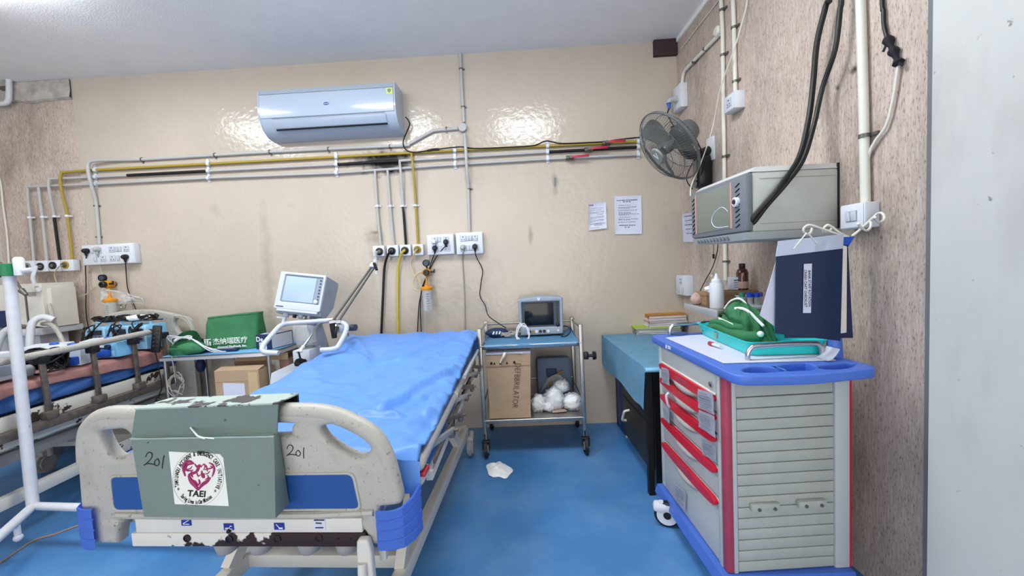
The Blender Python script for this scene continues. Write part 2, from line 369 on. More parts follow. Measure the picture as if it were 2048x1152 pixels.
# ================================================================ back wall: pipes, conduits, boards
def wt(pts, off): return [w(p[0], p[1], p[2] if len(p) > 2 else off) for p in pts]
def to_top(q): return [Vector((q[0].x, CZ-.001, q[0].z))]+q
def rt(pts, off): return [r(p[0], p[1], p[2] if len(p) > 2 else off) for p in pts]
# grey-white electrical conduit
t = T('conduit', 'thin grey electrical conduit from ceiling to switchboards with round junction box', 'conduit', MW @ w(925, 257))
P('conduit_pipe', G(MW).tube(wt([(920, 98), (924, 180), (928, 245)], .014), .0125, 10), 'pipe_white', t)
P('conduit_pipe', G(MW).tube(wt([(929, 268, .02), (931, 290, .05), (934, 340, .05), (936, 360, .03), (937, 380, .014), (939, 466, .014)], .05), .0125, 10, smooth=4), 'pipe_white', t)
P('conduit_pipe', G(MW).tube(wt([(916, 257), (872, 261), (862, 264), (820, 287), (810, 291), (700, 296), (540, 304), (420, 311), (285, 319), (235, 320, .02), (195, 321, .04), (180, 324, .05), (176, 335, .055), (180, 360, .055), (188, 388, .03), (193, 412, .014), (199, 488, .014)], .014), .0125, 10, smooth=4), 'pipe_white', t)
P('junction_box', G(MW).lathe([(.034, 0), (.034, .03), (.03, .036), (.0, .037)], w(926, 257), (0, 0, 1)), 'pipe_white', t)
for x, y, v in ((922, 138, 1), (926, 214, 1), (938, 378, 1), (893, 258, 0), (780, 293, 0), (657, 298, 0), (540, 304, 0), (430, 310, 0), (284, 319, 0), (192, 412, 1), (196, 474, 1)):
    c = w(x, y, .012); g = G(MW)
    ax = (0, 1, 0) if v else (1, 0, 0)
    g.lathe([(.0145, -.005), (.0165, -.005), (.0165, .005), (.0145, .005)], c, ax, 12); g.box((c.x+(.02 if v else 0), c.y-(0 if v else .02), .004), (.016, .012, .008) if v else (.012, .016, .008))
    P('clip', g, 'clip_metal', t)
# medical gas pipes
PL = dict(group='medical gas pipes along the back wall')
ty = T('gas_pipe', 'yellow gas pipe, topmost of the three along the back wall', 'pipe', MW @ w(673, 310), 0, PL['group'])
tm = T('gas_pipe', 'white gas pipe with black band, middle of the three', 'pipe', MW @ w(673, 328), 0, PL['group'])
tl = T('gas_pipe', 'white gas pipe, lowest of the three along the back wall', 'pipe', MW @ w(673, 346), 0, PL['group'])
yel = [(122, 345), (193, 340), (417, 328), (673, 314), (910, 301), (1095, 292), (1276, 283)]
mid = [(98, 358), (193, 354), (417, 342), (673, 329), (911, 315), (1095, 304), (1278, 294)]
low = [(55, 374), (193, 368), (419, 356), (673, 346), (911, 329), (1095, 318), (1279, 309)]
P('pipe_run', G(MW).tube(wt(yel, .02), .0105, 10), 'pipe_yellow', ty)
P('pipe_run', G(MW).tube(wt(mid, .02), .0105, 10), 'pipe_white', tm)
P('pipe_run', G(MW).tube(wt(low, .02), .0105, 10), 'pipe_white', tl)
def lerp_on(pl, x):
    for (x0, y0), (x1, y1) in zip(pl, pl[1:]):
        if x0 <= x <= x1: return (x, y0+(y1-y0)*(x-x0)/(x1-x0))
for x0, x1 in ((255, 415), (676, 798), (1097, 1276)):
    q = [lerp_on(mid, x) for x in (x0, (x0+x1)/2, x1)]
    P('black_band', G(MW).tube(wt(q, .02), .0113, 10), 'band_black', tm)
for pl, x, t in ((yel, 1212, ty), (mid, 1177, tm), (low, 1140, tl)):
    c = w(*lerp_on(pl, x), .03); d = (w(*lerp_on(pl, x+20), .03)-c).normalized()
    v = P('valve', G(MW).cyl(c-d*.03, c+d*.03, .018, n=12).cyl(c+Vector((0, 0, 0)), c+Vector((0, 0, .04)), .011, n=10), 'clip_metal', t)
    P('valve_handle', G(MW).bar(c+Vector((0, 0, .035))+d*.01, c+Vector((0, .004, .035))+d*.14, .018, .006, (0, 0, 1), .003), 'red_handle', v)
# drops
def drop(t, pts, off, m, black_from=None, rad=.0095):
    P('drop_pipe', G(MW).tube(wt(pts, off), rad, 8, smooth=3), m, t)
    if black_from: P('black_band', G(MW).tube(wt(black_from, off), rad*1.07, 8), 'band_black', t)
drop(tl, [(750, 342), (755, 420), (762, 492)], .02, 'pipe_white')
drop(tl, [(775, 340), (781, 420), (788, 492)], .02, 'pipe_white')
drop(tm, [(799, 322), (800, 330, .045), (803, 360, .045), (806, 400, .02), (812, 490)], .02, 'pipe_white', [(806.5, 414), (812, 490)])
drop(ty, [(823, 305, .02), (824, 316, .045), (827, 345, .045), (831, 395, .02), (836, 488)], .02, 'pipe_yellow')
drop(tl, [(55, 373), (56, 400), (60, 436), (68, 524)], .02, 'pipe_white')
drop(tl, [(77, 372), (80, 400), (85, 436), (94, 522)], .02, 'pipe_white')
drop(tm, [(100, 357), (97, 366, .045), (100, 390, .045), (107, 425, .02), (120, 522)], .02, 'pipe_white', [(108.5, 434), (120, 522)])
drop(ty, [(124, 345), (120, 358, .045), (123, 380, .045), (129, 405, .03), (135, 433, .02), (145, 520)], .02, 'pipe_yellow')
GB = 'white plastic clamps holding the gas pipes'
for k, (x, where) in enumerate(((191, 'at the left edge of the beige wall'), (417, 'third of the wall in from the left'), (673, 'left of the soot stain'), (910, 'beside the vertical conduit'), (1095, 'in the middle right of the wall'), (1276, 'beside the fan'))):
    ys = [lerp_on(p, x)[1] for p in (yel, mid, low)]
    t = T('pipe_clamp', 'white three-way pipe clamp strip ' + where, 'clamp', MW @ w(x, ys[1]), 0, GB)
    a, b = w(x, ys[0]-10, .004), w(x, ys[2]+9, .004)
    P('strip', G(MW).box(((a.x+b.x)/2, (a.y+b.y)/2, .004), (.022, a.y-b.y, .008), bev=.002), 'white_plastic', t)
    for y in ys:
        c = w(x, y, .02); g = G(MW).lathe([(.0118, -.011), (.016, -.011), (.016, .011), (.0118, .011)], c, (1, 0, 0), 12).box((c.x, c.y+.018, .01), (.02, .008, .02))
        P('saddle', g, 'white_plastic', t)
for x, y, s in ((755, 412, 'beige wall, first drop above outlet'), (781, 412, 'beige wall, second drop'), (806, 412, 'beige wall, black banded drop'), (831, 411, 'beige wall, yellow drop'), (59, 435, 'brown wall, leftmost drop'), (85, 434, 'brown wall, second drop'), (109, 433, 'brown wall, black banded drop'), (134, 432, 'brown wall, yellow drop')):
    c = w(x, y, .02); g = G(MW).lathe([(.0105, -.008), (.014, -.008), (.014, .008), (.0105, .008)], c, (0, 1, 0), 12)
    g.box((c.x, c.y, .006), (.05, .012, .012))
    tag(P('drop_clip', g, 'white_plastic'), 'small white saddle clip on gas pipe, ' + s, 'clip', 'saddle clips on gas drops')
# gas outlets
def outlet(x0, y0, x1, y1, rx, ry, ring, label, grp):
    a, b = w(x0, y0, .05), w(x1, y1, .05)
    t = T('gas_outlet', label, 'gas outlet', MW @ w((x0+x1)/2, (y0+y1)/2), 0, grp)
    P('outlet_body', G(MW).span((a.x, b.y, 0), (b.x, a.y, .05), .004), 'white_plastic', t)
    c = w(rx, ry, .05); P('outlet_ring', G(MW).lathe([(.030, 0), (.030, .006), (.022, .009), (.019, .004), (.0, .004)], c, (0, 0, 1), 20), ring, t)
    P('outlet_valve', G(MW).lathe([(.014, 0), (.014, .012), (.006, .013), (0, .013)], c, (0, 0, 1), 14), 'clip_metal', t)
o4 = 'gas outlets beside the centre switchboards'
outlet(745, 492, 769, 512, 759, 503, 'black_plastic', 'leftmost gas outlet box of the row by the centre switchboards', o4)
outlet(773, 491, 797, 512, 784, 502, 'black_plastic', 'second gas outlet box of the centre row, black hose plugged in', o4)
outlet(799, 490, 822, 511, 810, 501, 'black_plastic', 'third gas outlet box of the centre row, yellow hose plugged in', o4)
outlet(824, 489, 847, 510, 835, 499, 'pipe_yellow', 'fourth gas outlet box with yellow ring beside switchboard', o4)
o4 = 'gas outlets on the brown wall'
outlet(48, 522, 70, 543, 55, 533, 'steel', 'leftmost gas outlet box on the brown wall', o4)
outlet(71, 522, 96, 543, 81, 533, 'black_plastic', 'gas outlet box on the brown wall with white hose plugged in', o4)
outlet(97, 521, 121, 542, 106, 531, 'black_plastic', 'gas outlet box below the black pipe on the brown wall', o4)
outlet(122, 520, 148, 541, 131, 530, 'pipe_yellow', 'rightmost gas outlet box with yellow ring on the brown wall', o4)
# switchboards
def pins(g, c, k=1.25):
    for dx, dy, q in ((0, .010, .0034), (-.008, -.006, .0026), (.008, -.006, .0026)): g.cyl((c[0]+dx*k, c[1]+dy*k, c[2]), (c[0]+dx*k, c[1]+dy*k, c[2]+.0008), q*k, n=8)
    return g
def board(x0, y0, x1, y1, d, label, mods, grp=None, mapper=w, M=MW, name='switchboard'):
    a, b = mapper(x0, y0, d), mapper(x1, y1, d); X0, X1, Y0, Y1 = a.x, b.x, b.y, a.y
    t = T(name, label, 'switchboard', M @ Vector(((X0+X1)/2, (Y0+Y1)/2, 0)), 0, grp)
    P('box', G(M).span((X0, Y0, 0), (X1, Y1, d), .004), 'white_plastic', t)
    P('cover_plate', G(M).span((X0+.004, Y0+.004, d), (X1-.004, Y1-.004, d+.004), .002), 'white_plastic', t)
    for kind, u, v in mods:
        c = (X0+u*(X1-X0), Y0+v*(Y1-Y0), d+.004); hh = (Y1-Y0)
        if kind == 'k':
            P('switch_gap', G(M).box((c[0], c[1], d+.0045), (.0245, .0395, .002)), 'wheel_grey', t)
            P('switch', G(M).box((c[0], c[1], d+.007), (.021, .036, .008), (.12, 0, 0), bev=.002), 'vent_white', t)
        else:
            P('socket_gap', G(M).box((c[0], c[1], d+.0045), (.0452, .0452, .002)), 'wheel_grey', t)
            s = P('socket', G(M).box((c[0], c[1], d+.005), (.042, .042, .004), bev=.002), 'vent_white', t)
            P('pin_holes', pins(G(M), (c[0], c[1], d+.007)), 'dark_hole', s, stuff=True)
    return t
board(163, 491, 271, 526, .055, 'long white switchboard at the left edge of the beige wall', [('s', .08, .7), ('k', .2, .7), ('s', .33, .7), ('k', .25, .28), ('s', .4, .28), ('s', .58, .72), ('k', .68, .72), ('k', .74, .72), ('s', .86, .72), ('s', .58, .28), ('k', .69, .28), ('s', .84, .28)])
board(853, 470, 909, 508, .05, 'white switchboard with three plugs, left of the centre pair', [('s', .3, .72), ('k', .47, .74), ('s', .72, .72), ('s', .3, .28), ('k', .48, .3), ('s', .75, .3)], 'centre switchboards')
board(911, 466, 967, 507, .05, 'white switchboard under the conduit, right of the centre pair', [('s', .27, .72), ('k', .44, .72), ('k', .55, .72), ('s', .72, .72), ('s', .27, .28), ('k', .44, .28), ('k', .55, .28), ('s', .74, .28)], 'centre switchboards')
def cord(name, label, px, py, pts, off, m='black_rubber', rad=.004, plug='black_plastic', d=.06, mapper=w, M=MW, cat='cord', k=1.0):
    c = mapper(px, py, d)
    t = T(name, label, cat, M @ c)
    if plug: P('plug', G(M).lathe([(.02*k, 0), (.022*k, .008), (.018*k, .03), (.011*k, .04), (0, .041)], c-Vector((0, 0, .002)), (0, 0, 1), 14).cyl(c+Vector((0, -.012, .014)), c+Vector((0, -.04*k, .012)), .012*k, .006*k, 10), plug, t)
    q = [mapper(p[0], p[1], p[2] if len(p) > 2 else off) for p in pts]
    P('cable', G(M).tube(([c+Vector((0, -.038*k, .012))] if plug else [])+q, rad, 6, smooth=4), m, t)
    return t
cord('power_cable', 'black power cord on the left switchboard, left plug', 175, 502, [(171, 530, .03), (172, 570), (172, 625), (178, 660, .04)], .02)
cord('power_cable', 'grey power cord on the left switchboard above suction unit', 197, 499, [(199, 525, .04), (203, 545), (206, 552)], .03, 'grey_plug', .0035, 'grey_plug')
cord('power_cable', 'black power cord on the left switchboard, right plug', 253, 514, [(252, 540), (255, 575), (264, 600), (272, 620, .1)], .025)
cord('power_cable', 'black plug with cord, upper right on the middle switchboard', 892, 484, [(888, 495, .07), (872, 515), (857, 545, .018), (846, 575, .015), (838, 610, .015), (835, 670, .02)], .03)
cord('power_cable', 'black plug with cord, lower left on the middle switchboard', 870, 496, [(866, 515), (855, 548, .03), (843, 580), (841, 620), (843, 672)], .03)
cord('power_cable', 'round white plug with thin grey cord on the middle switchboard', 869, 484, [(862, 500, .02), (858, 520), (856, 528)], .012, 'grey_plug', .0025, 'white_plastic')
cord('power_cable', 'grey plug with grey cord on the right switchboard', 926, 495, [(925, 520), (927, 555), (929, 600), (930, 670)], .012, 'thread_grey', .0045, 'grey_plug')
cord('power_cable', 'black wavy power cord from right switchboard down to trolley monitor', 950, 493, [(953, 515), (965, 540), (962, 565), (960, 592, .02), (970, 610, .03), (976, 630, .1), (990, 642, .18), (1012, 656, .25)], .02)
# hoses
def hose(label, pts, off, m, rad, x, y):
    c = w(x, y, .058); t = T('gas_hose', label, 'hose', MW @ c)
    P('hose', G(MW).tube([c+Vector((0, 0, .0)), c+Vector((0, -.004, .03))]+wt(pts, off), rad, 8, smooth=4), m, t); P('connector', G(MW).cyl(c, c+Vector((0, 0, .028)), .013, n=12), 'clip_metal', t)
hose('black gas hose hanging from second outlet behind the bed', [(776, 510, .07), (769, 535), (766, 590), (763, 660), (762, 690)], .03, 'black_rubber', .0095, 784, 502)
hose('yellow gas hose hanging from third outlet behind the bed', [(802, 510, .07), (796, 540), (795, 600), (796, 660), (797, 690)], .03, 'yellow_hose', .0095, 810, 501)
hose('cream tube from fourth outlet down to the suction jar', [(828, 508, .08), (822, 528), (828, 548, .04), (838, 560, .05), (843, 575, .05)], .04, 'cream_tube', .005, 835, 499)
hose('white gas hose from brown wall outlet to left ventilator', [(70, 540, .1), (66, 555, .13), (70, 570, .2), (77, 580, .3)], .1, 'hose_white', .013, 81, 533)
hose('thin clear tube from brown wall outlet to left suction unit', [(116, 535, .07), (109, 550, .03), (118, 573), (140, 590), (165, 592), (183, 580), (192, 575, .06)], .03, 'cream_tube', .0035, 131, 530)
# oxygen flowmeter at first outlet
c = w(756, 505, .05); t = T('flowmeter', 'clear oxygen flowmeter hanging from leftmost centre gas outlet', 'flowmeter', MW @ c)
P('flow_body', G(MW).cyl(c, c+Vector((0, 0, .05)), .012).box(c+Vector((-.004, -.05, .05)), (.03, .022, .03), bev=.005).cyl(c+Vector((0, 0, .05)), c+Vector((-.002, -.05, .05)), .009), 'grey_plug', t)
q = c+Vector((-.006, -.06, .05))
P('flow_tube', G(MW).cyl(q, q+Vector((0, -.09, 0)), .014), 'clear_plastic', t)
P('flow_cap', G(MW).lathe([(.016, 0), (.018, .01), (.016, .024), (0, .025)], q+Vector((0, -.015, 0)), (0, 1, 0)), 'white_plastic', t)
P('flow_nut', G(MW).cyl(q+Vector((0, -.09, 0)), q+Vector((0, -.105, 0)), .012), 'white_plastic', t)
# suction regulators
def suction(label, gx, gy, bx, by, jx, jy, jb, side=1, M=MW):
    c = w(bx, by, .07); t = T('suction_unit', label, 'suction unit', MW @ c)
    P('regulator', G(M).lathe([(.026, -.05), (.03, -.045), (.031, .0), (.026, .01), (0, .011)], c, (0, 0, 1)).cyl(c+Vector((-.04*side, 0, -.02)), c, .012), 'amber', t)
    P('dial_knob', G(M).lathe([(.024, 0), (.024, .024), (.02, .028), (.010, .028), (.009, .02), (0, .02)], c+Vector((0, 0, .011)), (0, 0, 1)), 'black_plastic', t)
    gq = w(gx, gy, .075); P('gauge', G(M).lathe([(.027, -.02), (.027, .004), (.023, .006), (.022, .002), (0, .002)], gq, (0, 0, 1)).cyl(c+Vector((0, .025, -.01)), gq+Vector((0, -.02, -.01)), .007), 'black_plastic', t)
    P('gauge_face', G(M).cyl(gq+Vector((0, 0, .002)), gq+Vector((0, 0, .0035)), .018), 'bezel_dark', t)
    P('side_valve', G(M).cyl(c+Vector((.028*side, .004, 0)), c+Vector((.055*side, .006, 0)), .007).box(c+Vector((.058*side, .01, 0)), (.008, .03, .012), bev=.002), 'black_plastic', t)
    jt = w(jx, jy, .07); jbp = w(jx, jb, .07); hgt = jt.y-jbp.y
    P('jar_lid', G(M).lathe([(.043, 0), (.046, .006), (.046, .020), (.040, .026), (.016, .029), (.014, .036), (.010, .038), (.010, .048), (.007, .050), (.006, max(.055, (c.y-jt.y)-.03))], jt, (0, 1, 0), 24), 'amber', t)
    P('jar', G(M).lathe([(.034, -hgt), (.038, -hgt+.006), (.041, 0), (.038, 0), (.034, -hgt+.01), (0, -hgt+.01)], jt, (0, 1, 0), 24), 'clear_plastic', t)
    g = G(M)
    for k in range(7): g.box((jt.x+.012, jt.y-.03-k*hgt/9, jt.z+.0415), (.018, .003, .001))
    P('scale_marks', g, 'print_ink', t, stuff=True)
    g = G(M).cyl((c.x, c.y, 0), (c.x, c.y, .03), .02); P('mounting_plug', g, 'clip_metal', t)
    return t
suction('yellow suction regulator with gauge and jar below centre switchboards', 852, 526, 854, 545, 854, 580, 622)
P('suction_tube', G(MW).tube([w(843, 543, .05), w(832, 550, .06), w(826, 565, .06), w(829, 578, .07), w(838, 582, .07)], .005, 6, smooth=5), 'cream_tube', bpy.data.objects['suction_unit'])
suction('yellow suction regulator with jar on the left above second bed', 203, 556, 212, 569, 221, 604, 640)
# water-film bag hanging at left unit
g = G(MW)
def filmf(u, v):
    p = w(214+u*78, 574+u*20+v*(34-22*u), .03); return p+Vector((0, 0, .03+.018*math.sin(u*9+v*3)+.012*noise.noise((u*7, v*5, 2))))
tag(P('plastic_wrapper', g.grid(filmf, 24, 12), 'bag_film'), 'crumpled clear plastic wrapper hanging by the left suction unit', 'wrapper')
t = T('wire_basket', 'bent steel wire bracket behind the second bed headboard', 'bracket', MW @ w(265, 620))
P('wire', G(MW).tube(wt([(268, 640, .06), (262, 604, .06), (245, 607, .06), (241, 614, .06), (250, 617, .06), (254, 606, .06), (283, 596, .06), (297, 640, .06)], .06), .004, 6, smooth=3).cyl(w(262, 604, 0), w(262, 604, .06), .004), 'steel', t)
# air conditioner
t = T('air_conditioner', 'white split air conditioner high on the beige wall', 'air conditioner', MW @ w(663, 210))
aL = w(515, 170, .2).x; aR = w(786, 162, .2).x; zt = w(786, 162, .2).y+.003
prof = [(0, zt), (.16, zt), (.19, zt-.01), (.2, zt-.04), (.212, zt-.16), (.205, zt-.22), (.17, zt-.285), (.11, zt-.325), (.05, zt-.335), (0, zt-.335)]
def acx(x0, x1, pts):
    L = basis((0, 0, 0), (0, 0, 1), (0, 1, 0), (-1, 0, 0)); g = G(MW); g.prism(pts, x1-x0, Matrix.Translation((x1, 0, 0)) @ L); return g
P('body', acx(aL, aR, [(x*.985, y) for x, y in prof]), 'ac_white', t, ang=50)
pl = [(.186, zt-.045), (.203, zt-.05), (.2155, zt-.16), (.209, zt-.215), (.19, zt-.215)]
P('front_panel', acx(aL+.004, aR-.004, pl), 'ac_white', t, ang=50)
P('end_cap', acx(aR, aR+.008, prof), 'ac_white', t); P('end_cap', acx(aL-.008, aL, prof), 'ac_white', t)
P('top_band', acx(aL+.004, aR-.004, [(.17, zt-.002), (.195, zt-.012), (.203, zt-.044), (.19, zt-.044)]), 'ac_grey', t)
g = G(MW); f0, f1 = Vector((0, zt-.225, .2065)), Vector((0, zt-.288, .17))
dn = (f1-f0).normalized(); nn = Vector((0, -dn.z, dn.y)); nn = nn if nn.z > 0 else -nn
g.bar((aL+.09, (f0.y+f1.y)/2, (f0.z+f1.z)/2), (aR-.07, (f0.y+f1.y)/2, (f0.z+f1.z)/2), .008, .062, up=dn, bev=.003)
P('louver', g, 'ac_white', t)
P('outlet_gap', G(MW).bar((aL+.10, f1.y-.004, f1.z+.002), (aR-.07, f1.y-.004, f1.z+.002), .012, .008, up=dn), 'dark_hole', t)
P('panel_seam', G(MW).bar((aL+.09, f0.y+.002, f0.z+.004), (aR-.07, f0.y+.002, f0.z+.004), .002, .002), 'print_ink', t)
c = w(652, 207, .215); LM = MW @ Matrix.Translation((c.x, c.y, .2145))
lo = P('logo_badge', G(LM @ Matrix.Diagonal((1, .42, 1, 1))).cyl((0, 0, 0), (0, 0, .002), .023, n=28), 'logo_blue', t)
P('lettering', text_g('Carrier', .014, LM @ Matrix.Translation((0, 0, .0025)), sx=1.1), 'white_print', lo)
c = w(778, 181, .212); LM = MW @ Matrix.Translation((c.x, c.y, .2085))
st = P('energy_sticker', G(LM).box((0, 0, 0), (.045, .042, .002)), 'lime_sticker', t)
P('shield', G(LM).prism(smooth2([(-.012, .012), (.012, .012), (.012, -.002), (0, -.014), (-.012, -.002)], 3), .001, Matrix.Translation((0, 0, .001))), 'file_green', st)
t = T('black_wire', 'black cable sagging from air conditioner along the yellow pipe', 'cable', MW @ w(812, 240))
pts = [(811, 234, .05), (817, 241, .05), (819, 250, .04), (813, 265, .035), (807, 280, .035), (807, 292, .035), (814, 301, .035), (830, 305, .035), (850, 302, .035), (872, 299, .035), (905, 295, .035), (925, 294, .032), (950, 297, .034), (1000, 295.5, .034), (1060, 292, .034), (1075, 289, .034), (1085, 284, .034), (1095, 282, .045), (1106, 284, .034), (1125, 287, .034), (1180, 285, .034), (1215, 283, .034), (1230, 280, .04), (1276, 275, .03), (1300, 273, .02)]
P('cable', G(MW).tube(wt(pts, .03), .0048, 6, smooth=4), 'black_rubber', t)
P('taped_joint', G(MW).tube(wt([(855, 301.5), (866, 299), (878, 298.5)], .036), .009, 8), 'black_plastic', t)
# papers on the wall
def paper(corners, off, label, lines, M=MW, mapper=w, cat='notice', grp=None, curl=.006, m='paper', name='paper_notice', seed=0):
    tl, tr, br, bl = [mapper(*c, off) for c in corners]
    def f(u, v):
        p = (tl*(1-u)+tr*u)*(1-v)+(bl*(1-u)+br*u)*v
        e = max(abs(u-.5), abs(v-.5))*2
        return p+Vector((0, 0, .003+curl*(e**6)+.0018*math.sin(u*7+v*5+seed)))
    c = (tl+br)/2; t = T(name, label, cat, M @ c, 0, grp)
    g = G(M).grid(f, 14, 18); o = P('sheet', g, m, t)
    g = G(M)
    for (u0, u1, v, th) in lines:
        n = max(2, int((u1-u0)*12))
        for k in range(n):
            ua = u0+(u1-u0)*k/n; ub = ua+(u1-u0)/n*(.55+.4*rnd.random()); th2 = th*.5
            g.hexa([f(ua, v+th2)+Vector((0, 0, .0008)), f(ub, v+th2)+Vector((0, 0, .0008)), f(ub, v-th2)+Vector((0, 0, .0008)), f(ua, v-th2)+Vector((0, 0, .0008)), f(ua, v+th2)+Vector((0, 0, .0014)), f(ub, v+th2)+Vector((0, 0, .0014)), f(ub, v-th2)+Vector((0, 0, .0014)), f(ua, v-th2)+Vector((0, 0, .0014))])
    if lines: P('printed_lines', g, 'print_ink', t, stuff=True, flat=True)
    return t
paper(((1176, 407), (1211, 405), (1213, 457), (1177, 461)), 0, 'small creased handwritten notice, left of the two on the wall', [(.04, .3, .08, .04), (.15, .9, .2, .012), (.15, .75, .27, .012), (.1, .9, .34, .012), (.1, .6, .38, .012), (.5, .85, .43, .012), (.1, .9, .53, .012), (.1, .45, .58, .012), (.1, .9, .65, .012), (.1, .4, .7, .012), (.08, .95, .78, .018), (.3, .8, .83, .014), (.1, .6, .93, .01)], seed=1, curl=.012)
paper(((1228, 393), (1282, 391), (1283, 468), (1229, 469)), 0, 'larger printed notice, right of the two on the wall', [(.1, .86, .11, .018), (.32, .64, .15, .018), (.14, .64, .24, .009), (.14, .82, .29, .009), (.16, .6, .32, .009), (.14, .86, .37, .009), (.16, .6, .42, .009), (.16, .65, .445, .009), (.16, .92, .47, .009), (.16, .58, .495, .009), (.18, .64, .55, .009), (.14, .88, .6, .009), (.16, .6, .625, .009), (.14, .78, .68, .009), (.18, .8, .765, .018), (.38, .6, .815, .018)], seed=4)
# soot and scuffs belong to the enamel
m = MATS['beige_enamel']
sp = MW @ w(768, 326)
blend_in(m, '0d0a0b', spot_mask(sp, (.34, .5, .13), 12, 1.0, 1.62, 1.12), .6)
for x, y, rx, rz, am in ((750, 478, .06, .1, .5), (850, 660, .12, .3, .25), (1110, 365, .02, .06, .6), (536, 540, .04, .35, .3), (1061, 470, .015, .06, .5), (925, 570, .25, .25, .15), (750, 465, .03, .012, .9)):
    blend_in(m, '6a6258', spot_mask(MW @ w(x, y), (rx*1.6, .3, rz*1.6), 11, am))
tag(P('cement_pad', G(MW).hexa([w(1108, 355, 0), w(1113, 355, 0), w(1112, 373, 0), w(1109, 373, 0), w(1108, 355, .004), w(1113, 355, .004), w(1112, 373, .004), w(1109, 373, .004)]), 'strip_grey'), 'small grey chipped patch of bare wall right of centre', 'patch')
# ================================================================ right wall fixtures
t = T('conduit', 'white conduit on right wall with branch to the fan socket', 'conduit', MR @ r(1447, 300))
P('conduit_pipe', G(MR).tube(to_top(rt([(1440, -40), (1445, 60), (1448, 300), (1451, 560)], .016)), .0115, 10), 'wire_white', t)
P('conduit_pipe', G(MR).tube(rt([(1440, 68), (1378, 132), (1368, 145), (1365, 160), (1364, 174)], .016), .0115, 10, smooth=3), 'wire_white', t)
P('junction_box', G(MR).lathe([(.03, 0), (.03, .03), (.02, .04), (0, .041)], r(1443, 62), (0, 0, 1)), 'wire_white', t)
for x, y in ((1444, 20), (1446, 110), (1449, 313), (1450, 523), (1410, 98), (1388, 124)):
    c = r(x, y, .016); P('clip', G(MR).lathe([(.0125, -.006), (.0155, -.006), (.0155, .006), (.0125, .006)], c, (0, 1, 0) if y not in (98, 124) else (-.6, -.5, 0), 12).box((c.x+.022, c.y, .005), (.02, .012, .01)), 'clip_metal', t)
t = T('conduit', 'second white conduit on right wall, ending in a small socket', 'conduit', MR @ r(1469, 100))
P('conduit_pipe', G(MR).tube(to_top(rt([(1465, -30), (1468, 60), (1471, 192)], .016)), .0115, 10), 'wire_white', t)
for x, y in ((1468, 55), (1470, 163)):
    c = r(x, y, .016); P('clip', G(MR).lathe([(.0125, -.006), (.0155, -.006), (.0155, .006), (.0125, .006)], c, (0, 1, 0), 12).box((c.x+.022, c.y, .005), (.02, .012, .01)), 'clip_metal', t)
t = T('conduit', 'thick white conduit on right wall down to the two-switch box', 'conduit', MR @ r(1726, 200))
P('conduit_pipe', G(MR).tube(to_top(rt([(1718, -80), (1723, 60), (1727, 200), (1731, 408)], .018)), .0155, 12), 'wire_white', t)
for x, y in ((1729, 272),):
    c = r(x, y, .018); P('clip', G(MR).lathe([(.0165, -.007), (.0185, -.007), (.0185, .007), (.0165, .007)], c, (0, 1, 0), 14).box((c.x+.03, c.y, .005), (.024, .012, .01)), 'clip_metal', t)
board(1346, 180, 1362, 213, .05, 'white wall socket box above the fan with grey plug', [('s', .5, .45)], None, r, MR, 'power_socket')
board(1448, 197, 1471, 215, .055, 'small white wall socket box at the end of second conduit', [('s', .5, .5)], None, r, MR, 'power_socket')
board(1352, 550, 1373, 592, .055, 'white wall socket box in the corner above the magazines', [('s', .5, .7), ('k', .3, .25), ('k', .7, .25)], None, r, MR, 'power_socket')
board(1681, 412, 1730, 455, .055, 'white two-switch box under the thick conduit by the folder', [('k', .4, .5), ('k', .62, .5)], None, r, MR, 'light_switch')
t = T('thin_wire', 'thin white wire slanting down the right wall to the monitor', 'wire', MR @ r(1430, 220))
P('wire', G(MR).tube(to_top(rt([(1496, -10, .01), (1480, 60, .035), (1466, 105, .05), (1440, 180, .05), (1424, 260, .05), (1400, 330, .15), (1383, 370, .3), (1381, 392, .372)], .02)), .0035, 6, smooth=4), 'wire_white', t)
for dx, nm in ((0, 'left'), (1, 'right')):
    t = T('thick_cable', 'thick black cable, %s of the two, hanging from ceiling to grey monitor' % nm, 'cable', MR @ r(1630+dx*30, 150))
    pts = [(1660, -30, .05), (1652, 10, .05), (1634, 85, .055), (1626, 170, .06), (1617, 240, .09), (1598, 315, .16), (1560, 372, .26), (1530, 408, .31), (1506, 436, .352)] if not dx else [(1683, -30, .05), (1680, 20, .05), (1670, 100, .055), (1645, 175, .06), (1628, 250, .09), (1606, 320, .16), (1572, 368, .235), (1535, 410, .295), (1508, 445, .345)]
    P('cable', G(MR).tube(to_top([r(*p) for p in pts])+[MRi @ Vector((1.0, 1.634, 1.42+.01*dx))], .0105 if not dx else .009, 8, smooth=5), 'black_rubber', t)
t = T('spliced_cable', 'black cable with ragged tape splice and white tail beside the thick conduit', 'cable', MR @ r(1780, 90))
P('black_length', G(MR).tube(to_top(rt([(1764, -30), (1767, 20), (1768, 50), (1776, 82)], .01)), .0065, 8, smooth=4), 'black_rubber', t)
P('tape_splice', G(MR).tube(rt([(1774, 76), (1782, 92), (1788, 105), (1795, 122), (1799, 130)], .013), lambda k: .012+.005*math.sin(k*17), 8, smooth=3).bar(r(1776, 82, .02), r(1766, 104, .02), .008, .003).bar(r(1793, 124, .02), r(1806, 130, .02), .008, .003), 'black_cloth', t)
P('white_length', G(MR).tube(rt([(1797, 130), (1794, 150), (1785, 205), (1772, 252), (1752, 280), (1740, 303), (1735, 325)], .012), .0052, 8, smooth=4), 'wire_white', t)
t = T('thin_wire', 'thin pale wire along the top of the right wall under the ceiling', 'wire', MR @ r(1400, 45))
P('wire', G(MR).tube(rt([(1450, -20), (1433, 6), (1395, 55), (1362, 98)], .006), .004, 6, smooth=3), 'wire_white', t)
